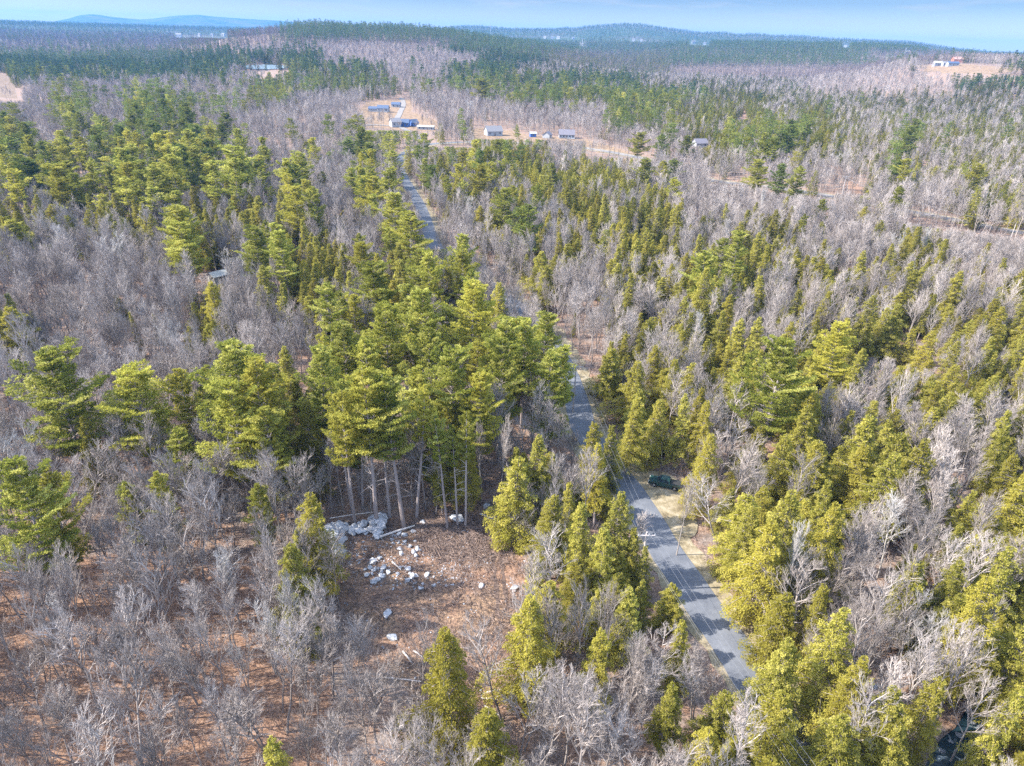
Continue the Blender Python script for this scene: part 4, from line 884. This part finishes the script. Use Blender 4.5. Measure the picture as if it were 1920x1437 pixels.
# ------------------------------------------------------------------ buildings
M_WHITE = plain('white_siding', (0.28, 0.285, 0.30), 0.7, 0.05, 1.5); M_ROOFB = plain('blue_grey_shingle', (0.05, 0.075, 0.13), 0.8, 0.2, 1.2); M_ROOFG = plain('grey_violet_shingle', (0.13, 0.12, 0.14), 0.85, 0.15, 1.2)
M_RED = plain('red_barn_boards', (0.36, 0.12, 0.07), 0.8, 0.15, 1.0); M_ROOFR = plain('rust_roof', (0.40, 0.22, 0.18), 0.8, 0.15, 1.0); M_WIN = plain('window_glass', (0.03, 0.045, 0.07), 0.1, 0.1); M_DOOR = plain('dark_door', (0.10, 0.07, 0.06), 0.6)
M_BLUE = plain('blue_siding', (0.05, 0.11, 0.30), 0.6, 0.1); M_BRICK = plain('chimney_brick', (0.32, 0.15, 0.11), 0.9, 0.2, 6); M_PALE = plain('pale_roof', (0.34, 0.33, 0.30), 0.6, 0.1, 1.5); M_YEL = plain('cream_siding', (0.66, 0.58, 0.40), 0.8, 0.1); M_ROOFP = plain('weathered_pale_roof', (0.15, 0.145, 0.155), 0.8, 0.15)
def house(px, py, w, d, h, rise, wm, rm, label, name='house', rz=0.0, cat='house', wins=2, chim=False, wing=None, porch=False, steeple=0.0, lift=0.0):
    x, y, z = at(px, py); e = tag(empty(name, (x, y, z + lift), rz), label, cat)
    a = MB(); W, D = w / 2, d / 2
    def shell(cx, W, D, h, rise, tagx=''):
        m = MB(); m.add([(cx - W, -D, -1.5), (cx + W, -D, -1.5), (cx + W, D, -1.5), (cx - W, D, -1.5), (cx - W, -D, h), (cx + W, -D, h), (cx + W, D, h), (cx - W, D, h), (cx - W, 0, h + rise), (cx + W, 0, h + rise)],
              [(0, 1, 5, 4), (2, 3, 7, 6), (3, 0, 4, 8, 7), (1, 2, 6, 9, 5), (0, 3, 2, 1)]); obj('wall', m.mesh('wall', [wm]), e)
        r = MB(); o = 0.45; sl = rise / D; t = 0.22
        for sg in (-1, 1):
            A = (cx - W - o, sg * (D + o), h - sl * o + 0.05); B = (cx + W + o, sg * (D + o), h - sl * o + 0.05); C_ = (cx + W + o, 0, h + rise + 0.05); E = (cx - W - o, 0, h + rise + 0.05)
            up = [(q[0], q[1], q[2] + t) for q in (A, B, C_, E)]
            r.add([A, B, C_, E] + up, [(0, 1, 2, 3), (4, 7, 6, 5), (0, 4, 5, 1), (1, 5, 6, 2), (3, 7, 4, 0)])
        return obj('roof', r.mesh('roof', [rm]), e)
    ro = shell(0, W, D, h, rise)
    if wing: shell(-W - wing[0] / 2 + 0.02, wing[0] / 2, D * 0.85, h * 0.8, rise * 0.7)
    for i in range(wins):
        wx = -W + w * (i + 0.5) / wins
        if wins > 2 and i == wins // 2:
            m = MB(); m.box((wx, -D - 0.04, 1.05), (1.0, 0.08, 2.1)); obj('door', m.mesh('door', [M_DOOR]), e); continue
        m = MB(); m.box((wx, -D - 0.03, h * 0.58), (1.25, 0.1, 1.45)); f = obj('window', m.mesh('window_frame', [M_WHITE]), e)
        m = MB(); m.box((wx, -D - 0.09, h * 0.58), (1.0, 0.04, 1.2)); obj('pane', m.mesh('pane', [M_WIN]), f)
    if chim: m = MB(); m.box((W * 0.55, 0.6, h + rise * 0.7 + 0.8), (0.9, 0.7, 2.6)); obj('chimney', m.mesh('chimney', [M_BRICK]), ro)
    if porch:
        m = MB(); m.box((W * 0.5, -D - 1.6, 0.45), (w * 0.55, 3.0, 0.25)); 
        for q in range(4): m.box((W * 0.5 - w * 0.26 + q * w * 0.17, -D - 2.95, 0.9), (0.14, 0.14, 1.1))
        m.box((W * 0.5, -D - 2.95, 1.45), (w * 0.55, 0.1, 0.1)); obj('porch', m.mesh('porch', [M_WHITE]), e)
    if steeple:
        m = MB(); m.box((-W + 1.5, 0, steeple * 0.3), (4, 4, steeple * 0.6)); m.box((-W + 1.5, 0, steeple * 0.68), (2.8, 2.8, steeple * 0.18)); m.add([(-W + .2, -1.3, steeple * .77), (-W + 2.8, -1.3, steeple * .77), (-W + 2.8, 1.3, steeple * .77), (-W + .2, 1.3, steeple * .77), (-W + 1.5, 0, steeple)], [(0, 1, 4), (1, 2, 4), (2, 3, 4), (3, 0, 4)])
        obj('steeple', m.mesh('steeple', [M_WHITE]), e)
    return e
house(719, 210, 11, 8, 3.6, 2.6, M_WHITE, M_ROOFB, 'white house with dark blue roof and lower wing beside the gravel drive', wing=(9,), wins=3, rz=-0.06)
house(743, 201, 9, 7, 2.8, 2.0, M_WHITE, M_ROOFB, 'small white garage with dark roof behind the white winged house', 'garage', cat='garage', rz=-0.05)
house(741, 238, 8, 8, 4.2, 2.8, M_WHITE, M_ROOFP, 'white house with pale roof, left of the blue-roofed house', wins=2, rz=0.5)
house(758, 237, 9, 8, 3.2, 2.6, M_BLUE, M_ROOFB, 'dark blue house with dark roof in the bright clearing', wins=3)
house(776, 236, 6, 6, 2.8, 2.4, M_BLUE, M_ROOFB, 'small dark blue gabled shed beside the blue house', 'shed', cat='shed', rz=0.7)
house(799, 243, 14, 5, 2.3, 0.8, M_WHITE, M_PALE, 'long low pale mobile home at the edge of the clearing', 'mobile_home', cat='mobile home', wins=4, rz=-0.1)
house(925, 254, 13, 9, 3.6, 3.6, M_WHITE, M_ROOFP, 'pale roofed house half hidden behind bare trees', wins=3, rz=0.35, chim=True)
house(999, 257, 5, 4, 2.8, 1.0, M_BLUE, M_PALE, 'small bright blue shed standing in the roadside yard', 'shed', cat='shed', wins=1, rz=0.2)
house(1026, 259, 6.5, 6, 2.6, 2.2, M_WHITE, M_ROOFG, 'small white garage left of the grey roofed house', 'garage', cat='garage', wins=1, rz=1.2)
house(1062, 259, 12.5, 8, 3.0, 3.4, M_WHITE, M_ROOFG, 'white house with broad grey-violet roof and white porch', wins=5, porch=True, chim=True)
house(1311, 276, 10, 8, 3.2, 2.8, M_WHITE, M_ROOFG, 'grey roofed house tucked among conifers and bare trees', wins=2, rz=0.3)
house(411, 532, 4.6, 4.2, 1.8, 0.9, M_PALE, M_PALE, 'small shed with pale beige roof in the bare woods', 'shed', cat='shed', wins=1, rz=0.9, lift=1.2)
VL = [(1700, 101, 12, 8, 4.5, 3, M_WHITE, M_PALE, 'white church with a tall steeple on the far hilltop', 'church', 'church', 19.0), (1794, 118, 15, 10, 4.5, 3, M_RED, M_ROOFR, 'orange-red barn above the tan hay field', 'barn', 'barn', 0), (1757, 124, 12, 8, 3.5, 2, M_WHITE, M_PALE, 'white building at the left end of the far field', 'house', 'house', 0),
 (1772, 124, 9, 7, 3, 2, M_WHITE, M_ROOFP, 'small white house between the white building and blue roof', 'house', 'house', 0), (1785, 124, 15, 8, 3, 2, M_WHITE, M_ROOFB, 'low blue-roofed building in front of the barn', 'house', 'house', 0), (1755, 112, 6, 6, 4.5, 2.5, M_WHITE, M_PALE, 'small pale house above the white building', 'house', 'house', 0),
 (1852, 116, 9, 8, 5, 3, M_WHITE, M_ROOFP, 'white farmhouse right of the dark conifer clump', 'house', 'house', 0), (1871, 112, 8, 8, 6, 3.5, M_WHITE, M_ROOFP, 'tall white gabled house near the far right edge', 'house', 'house', 0), (1818, 107, 6, 6, 4, 3, M_WHITE, M_PALE, 'small white cottage behind the red barn', 'house', 'house', 0),
 (1736, 110, 13, 8, 4, 2.5, M_YEL, M_ROOFP, 'cream coloured house left of the far field', 'house', 'house', 0), (1687, 119, 7, 6, 3, 2, M_WHITE, M_ROOFR, 'small rust-roofed house below the church', 'house', 'house', 0), (1835, 118, 7, 6, 3, 2, M_YEL, M_ROOFP, 'small cream house under the dark conifers', 'house', 'house', 0)]
for (px, py, w, d, h, ri, wm, rm, lb, nm, ct, stp) in VL: house(px, py, w * 1.15, d, h * 1.2, ri * 1.2, wm, rm, lb, nm, cat=ct, wins=3, steeple=stp, rz=rng.uniform(-.4, .4), lift=0.5)
DIST = [(336, 71, 26, 'wide white building on the far left hillside'), (374, 69, 16, 'white house right of the wide hillside building'), (398, 69, 14, 'small white house on the far left ridge'), (419, 69, 20, 'white house nearest the pine-topped hill'),
 (1022, 72, 16, 'leftmost white house of the distant village row'), (1035, 72, 14, 'second white house of the distant village row'), (1047, 72, 20, 'third, widest white house of the distant village row'), (1075, 72, 14, 'white house just left of the pale mast'), (1188, 74, 15, 'white house below the right blue ridge'), (1203, 75, 13, 'small white house right below the blue ridge'), (1300, 82, 18, 'pale house left on the far right plateau'), (1321, 85, 13, 'small pale house right on the far plateau'), (1585, 88, 16, 'white house peeping over the dark far wood')]
for (px, py, w, lb) in DIST: house(px, py, w * 0.85, w * 0.4, w * 0.2 + 5, w * 0.18, M_WHITE, M_ROOFP, lb, wins=2, lift=0.5, rz=rng.uniform(-.5, .5))

# ------------------------------------------------------------------ masts and poles
M_POLE = plain('weathered_pole_wood', (0.34, 0.30, 0.28), 0.85, 0.15, 3); M_WIRE = plain('wire_aluminium', (0.16, 0.16, 0.17), 0.5, 0.05); M_STEEL = plain('mast_steel', (0.30, 0.32, 0.34), 0.6, 0.1)
x, y, z = at(920, 51); m = MB(); Hm = 58
for a in range(3): m.tube([(2.2 * math.cos(a * 2.09), 2.2 * math.sin(a * 2.09), -3), (0.9 * math.cos(a * 2.09), 0.9 * math.sin(a * 2.09), Hm)], [.55, .45], 4)
for k in range(14):
    for a in range(3):
        r1, r2 = 2.2 - 1.3 * k / 14, 2.2 - 1.3 * (k + 1) / 14
        m.tube([(r1 * math.cos(a * 2.09), r1 * math.sin(a * 2.09), k * Hm / 14), (r2 * math.cos((a + 1) * 2.09), r2 * math.sin((a + 1) * 2.09), (k + 1) * Hm / 14)], [.25, .25], 3)
tag(obj('radio_mast', m.mesh('radio_mast', [M_STEEL]), loc=(x, y, z)), 'thin grey lattice radio mast on the blue ridge', 'mast')
x, y, z = at(1092, 86); m = MB(); m.tube([(0, 0, -2), (0, 0, 26)], [1.5, 0.9], 8); m.box((0, 0, 27), (6, 6, 2.5)); tag(obj('pale_mast', m.mesh('pale_mast', [M_WHITE]), loc=(x, y, z)), 'pale stubby mast in the far forest cut', 'mast')
def pole(px, py, H, arm, label, azr=0.0):
    x, y, z = at(px, py, H); e = tag(empty('utility_pole', (x, y, z), azr), label, 'utility pole', 'utility poles')
    m = MB(); m.tube([(0, 0, -1), (0, 0, H)], [0.19, 0.13], 8); obj('shaft', m.mesh('pole_shaft', [M_POLE]), e)
    tips = []
    if arm:
        m = MB(); m.box((0, -0.16, H - 0.5), (arm, 0.14, 0.16)); m.tube([(-arm * .3, -.16, H - .55), (0, -.16, H - 1.4)], [.03, .03], 4); m.tube([(arm * .3, -.16, H - .55), (0, -.16, H - 1.4)], [.03, .03], 4); obj('crossarm', m.mesh('crossarm', [M_POLE]), e)
        for q in (-.46, .14, .46):
            m = MB(); m.tube([(q * arm, -.16, H - .42), (q * arm, -.16, H - .18)], [.07, .05], 6); obj('insulator', m.mesh('insulator', [M_WHITE]), e)
            tips.append(Matrix.Rotation(azr, 4, 'Z') @ Vector((q * arm, -.16, H - .18)) + Vector((x, y, z)))
    else:
        m = MB(); m.tube([(0, 0, H), (0, 0, H + .2)], [.06, .05], 6); obj('insulator', m.mesh('insulator', [M_WHITE]), e); tips = [Vector((x, y, z + H + .2))] * 3
    tips.append(Vector((x, y, z + H - 2.6)))
    return tips
def wires(seqs, thick, who, labels, sag=0.9):
    for w_, lb in enumerate(labels):
        m = MB()
        for A, B in zip(seqs[:-1], seqs[1:]):
            a, b = A[w_], B[w_]; m.tube([a.lerp(b, t / 12) - Vector((0, 0, sag * 4 * (t / 12) * (1 - t / 12))) for t in range(13)], [thick] * 13, 4)
        tag(obj('overhead_wire', m.mesh('overhead_wire', [M_WIRE])), lb, 'wire', who)
p0 = pole(1600, 1560, 11, 2.6, 'crossarm utility pole beside the road at the bottom edge', 0.2)
p1 = pole(1213, 998, 11, 2.5, 'weathered crossarm pole rising over the near road', 0.05)
p2 = pole(1081, 683, 11.5, 3.0, 'crossarm pole where the road dips into the pines', -0.15)
p3 = pole(1002, 588, 11, 2.6, 'crossarm pole among trees left of the pole by the dip', -0.4)
wires([p0, p1, p2, p3], 0.011, 'overhead wires along the near road', ['leftmost overhead wire over the near road', 'middle overhead wire over the near road', 'rightmost overhead wire over the near road', 'lowest overhead cable, slung below the crossarms of the near road'])
f0 = pole(250, 162, 11, 0, 'small distant pole among conifers at far left'); f1 = pole(440, 190, 11, 0, 'slim pole in the bare woods left of the gravel track'); f2 = pole(567, 199, 11, 0, 'pale slim pole in the bare woods below the pond'); f3 = pole(700, 224, 11, 0, 'slim pole near the gravel drive and white houses')
wires([f1, f2, f3], 0.06, 'distant overhead wires', ['thin pale wire crossing the bare woods below the pond'], 2.0)
g0 = pole(1530, 300, 12, 0, 'slim pole in the power line cut, left side'); g1 = pole(1587, 330, 12, 3.2, 'crossarm pole at the foot of the orange power line cut'); g2 = pole(1700, 372, 11, 0, 'slim pole beside the crossing road, right of the cut'); g3 = pole(1905, 420, 11, 0, 'slim pole beside the crossing road at the right edge')
wires([g0, g1, g2, g3], 0.04, 'distant overhead wires', ['thin wire running beside the crossing road'], 1.5)

# ------------------------------------------------------------------ boulders, rubble, logs
M_ROCK = noise_mat('pale_granite', [(0.3, (0.16, 0.16, 0.17)), (0.5, (0.34, 0.34, 0.36)), (0.7, (0.50, 0.50, 0.50))], 2.2, 0.85, 0.6)
M_LOG = plain('weathered_log', (0.46, 0.41, 0.38), 0.85, 0.2, 4); M_SLASH = bark('slash_wood', (0.07, 0.05, 0.045), (0.30, 0.22, 0.18))
def rock_mesh(seed):
    rnd = random.Random(seed); import bmesh
    bm = bmesh.new(); 
    for i in range(16):
        v = Vector((rnd.gauss(0, 1), rnd.gauss(0, 1), rnd.gauss(0, 1))).normalized(); v = Vector((v.x * 0.62, v.y * 0.5, v.z * 0.42)) * rnd.uniform(0.8, 1.1); bm.verts.new(v)
    bmesh.ops.convex_hull(bm, input=bm.verts); bmesh.ops.delete(bm, geom=[v for v in bm.verts if not v.link_faces], context='VERTS')
    bmesh.ops.bevel(bm, geom=bm.edges[:], offset=0.035, segments=1, affect='EDGES', profile=0.5)
    me = bpy.data.meshes.new('boulder'); bm.to_mesh(me); bm.free(); me.materials.append(M_ROCK); return me
ROCKS = [rock_mesh(i) for i in range(9)]
PILES = [('the left rock pile', [(607, 1040), (612, 1005), (625, 988), (645, 990), (648, 1010), (640, 1045)], 62, .8, 2.1, 2.0), ('the middle rock row', [(652, 1004), (660, 990), (684, 986), (690, 1000), (670, 1006)], 18, .8, 2.0, .8), ('the right rock pile', [(692, 1000), (700, 975), (716, 972), (724, 985), (718, 1010), (705, 1010)], 44, .7, 2.0, 1.9),
 ('the rock scatter by the fallen log', [(728, 1022), (738, 1003), (770, 1005), (800, 1030), (780, 1045), (740, 1040)], 20, .4, 1.0, .1), ('the dark rock heap in mid clearing', [(680, 1075), (695, 1052), (712, 1048), (730, 1075), (700, 1095)], 24, .4, 1.2, .3), ('the clearing centre stones', [(730, 1075), (760, 1060), (800, 1080), (830, 1095), (790, 1110), (735, 1092)], 16, .4, 1.1, .1)]
for (nm, poly, cnt, s0, s1, heap) in PILES:
    P = gpoly(poly); c = P.mean(0); (xa, ya), (xb, yb) = P.min(0), P.max(0); got = []
    while len(got) < cnt:
        qx, qy = rng.uniform(xa, xb), rng.uniform(ya, yb)
        if inside(P, np.array([qx]), np.array([qy]))[0]: got.append((qx, qy))
    rad = max(np.hypot(*(P - c).T)); items = []
    for (qx, qy) in got:
        s = rng.uniform(s0, s1); zz = float(terrain(qx, qy)); h = heap * max(0, 1 - math.hypot(qx - c[0], qy - c[1]) / rad) * rng.uniform(0.2, 1)
        items.append((float(project((qx, qy, zz))[0]), qx, qy, zz + h + 0.22 * s, s))
    items.sort()
    for i, (_, qx, qy, zz, s) in enumerate(items):
        o = obj('boulder', ROCKS[rng.randint(0, 9)], loc=(qx, qy, zz)); o.scale = (s, s * rng.uniform(.8, 1.1), s * rng.uniform(.75, 1.1)); o.rotation_euler = (rng.uniform(-.4, .4), rng.uniform(-.4, .4), rng.uniform(0, 6.28))
        tag(o, 'pale grey %s in %s, %s from its left' % ('boulder' if s > 1 else 'stone', nm, ordn(i).replace(' nearest', '').replace('nearest', 'first')), 'boulder', 'boulders of ' + nm)
for (px, py, s, lb) in ((857, 975, 2.3, 'large lone white boulder at the back of the clearing'), (847, 972, 1.2, 'smaller white boulder touching the large lone one'), (793, 981, 1.2, 'pale boulder left of the large lone one'), (775, 998, 1.1, 'pale stone at the right end of the fallen log'), (912, 950, 1.4, 'pale boulder under trees at the clearing back right'), (600, 1033, 1.4, 'pale boulder just left of the left rock pile'), (616, 1060, 1.5, 'pale flat boulder below the left rock pile'),
   (106, 1128, 3.2, 'big blue-grey boulder in the leafless woods at left'), (727, 1153, 1.5, 'flat pale boulder in the lower clearing'), (735, 1198, 1.5, 'pale rock patch low in the clearing'), (903, 1100, 1.1, 'small pale boulder right of the clearing centre'), (965, 1104, 1.2, 'pale boulder by the clearing right edge'), (1385, 1145, 1.2, 'pale stone on the roadside bank'), (1640, 1290, 1.3, 'mossy stone in the right woods')):
    x, y, z = at(px, py); o = obj('boulder', ROCKS[int(px) % 9], loc=(x, y, z + 0.15 * s)); o.scale = (s, s * .9, s * .8); o.rotation_euler = (0.1, 0.1, px); tag(o, lb, 'boulder', 'single boulders')
bi = 0
M_WET = noise_mat('wet_stone', [(0.3, (0.06, 0.065, 0.075)), (0.7, (0.24, 0.25, 0.27))], 2.5, 0.4, 0.6)
WET = [r.copy() for r in ROCKS[:4]]
for r in WET: r.materials[0] = M_WET
for (px, py, s) in ((1768, 1405, .8), (1785, 1388, .6), (1800, 1376, .9), (1826, 1352, .7), (1842, 1366, 1.3), (1858, 1372, 1.0), (1862, 1392, .8), (1846, 1400, .6), (1833, 1310, .7), (1815, 1412, .6)):
    x, y, z = at(px, py); o = obj('boulder', WET[bi % 4], loc=(x, y, z - 0.3)); o.scale = (s, s, s * .7); o.rotation_euler = (0, 0.2, bi); tag(o, 'wet stone in the dark brook, %s to the right bank bend' % ordn(bi), 'boulder', 'stones in the brook'); bi += 1
def log(px0, py0, px1, py1, r, label, lift=0.15):
    a = Vector(at(px0, py0)); b = Vector(at(px1, py1)); a.z += lift; b.z += lift + 0.2; m = MB(); m.tube([(0, 0, 0), (b - a) * 0.5 + Vector((0, 0, .06)), b - a], [r, r * .8, r * .5], 7)
    tag(obj('fallen_log', m.mesh('fallen_log', [M_LOG]), loc=a), label, 'log', 'fallen logs')
for q in ((708, 1013, 778, 992, .22, 'long pale fallen log beside the right rock pile', .5), (755, 1223, 772, 1246, .14, 'short pale log lying in the lower clearing'), (776, 1222, 792, 1236, .12, 'thin log beside the short pale log'), (718, 1272, 790, 1282, .12, 'dark slender log left of the lone hemlock'), (735, 1055, 752, 1072, .12, 'thin stick-like log in the dark rock heap'), (905, 1305, 945, 1300, .10, 'uppermost pale log of the stack right of the lone hemlock', .5), (902, 1312, 938, 1318, .11, 'middle log of the stack right of the lone hemlock', .3), (908, 1325, 935, 1345, .10, 'lowest log of the stack right of the lone hemlock'),
   (900, 965, 945, 985, .13, 'fallen log at the back right of the clearing'), (600, 1255, 640, 1235, .12, 'fallen log in the leafless woods left of the clearing'), (105, 1205, 140, 1228, .12, 'pale fallen log in the lower left woods'), (300, 1340, 340, 1300, .14, 'leaning fallen log near the bottom left'), (620, 985, 700, 975, .10, 'slim log behind the rock piles', 1.4), (745, 905, 815, 904, .08, 'pale dead stem hanging level under the pines', 6.0), (1850, 1360, 1800, 1440, .16, 'pale log leaning across the brook', 1.0)): log(*q)
# rubble and slash over the clearing floor
def fill_poly(P, n):
    (xa, ya), (xb, yb) = P.min(0), P.max(0); x = rng.uniform(xa, xb, n * 3); y = rng.uniform(ya, yb, n * 3); k = inside(P, x, y); return x[k][:n], y[k][:n]
P_RUB = gpoly([(640, 1020), (700, 1000), (800, 985), (900, 990), (930, 1050), (860, 1100), (740, 1110), (660, 1080)])
xs, ys = [], []
for P, n_ in ((P_RUB, 900), (P_CLEAR, 260)):
    a, b = fill_poly(P, n_); xs.append(a); ys.append(b)
x, y = np.concatenate(xs), np.concatenate(ys); n = len(x); s = rng.uniform(0.10, 0.34, n)
scatter_object('rubble', 'small pale stones strewn over the churned clearing', np.c_[x, y, terrain(x, y) + s * .1, s, s * .8, rng.randint(0, 9, n), rng.uniform(0, 6.28, n)], ROCKS, '')
def slash_mesh(seed):
    rnd = random.Random(seed); m = MB(); U = rnd.uniform
    for i in range(16):
        p = Vector((U(-1, 1), U(-1, 1), U(0, .35))); a = U(0, 6.28); L = U(.5, 1.9); q = p + Vector((math.cos(a) * L, math.sin(a) * L, U(-.1, .35))); m.tube([p, q], [U(.02, .05), 0], 3, tip=True, tint=U(0, 1))
    return m.mesh('slash', [M_SLASH])
SL = [slash_mesh(i) for i in range(5)]
x1, y1 = fill_poly(P_CLEAR, 900); x2, y2 = scatter(36, 260, 5.0, R(45)); k = allowed(x2, y2, -1); x2, y2 = x2[k], y2[k]
P_DARK = gpoly([(770, 985), (850, 965), (935, 975), (960, 1040), (880, 1060), (800, 1040)]); x3, y3 = fill_poly(P_DARK, 420)
x, y = np.r_[x1, x2, x3], np.r_[y1, y2, y3]; n = len(x); s = rng.uniform(.4, 1.1, n)
scatter_object('brush_debris', 'dark fallen branches and slash on the ground', np.c_[x, y, terrain(x, y), s, s, rng.randint(0, 5, n), rng.uniform(0, 6.28, n)], SL, '')
# wheel ruts up the right side of the clearing
M_RUT = noise_mat('dark_rut_earth', [(0.35, (0.05, 0.035, 0.03)), (0.65, (0.16, 0.11, 0.085))], 1.5, 0.95, 0.5)
for off in ((928, 1045, 936, 1165), (944, 1045, 952, 1150)):
    L = gline([(off[0] - 4, off[1]), (off[0] + 2, (off[1] + off[3]) / 2), (off[2], off[3])], 0.7); ribbon('path', L, 0.3, 0.3, 0.05, M_RUT, 'dark wheel rut up the right side of the clearing', 0.22, int(off[0]), 3)
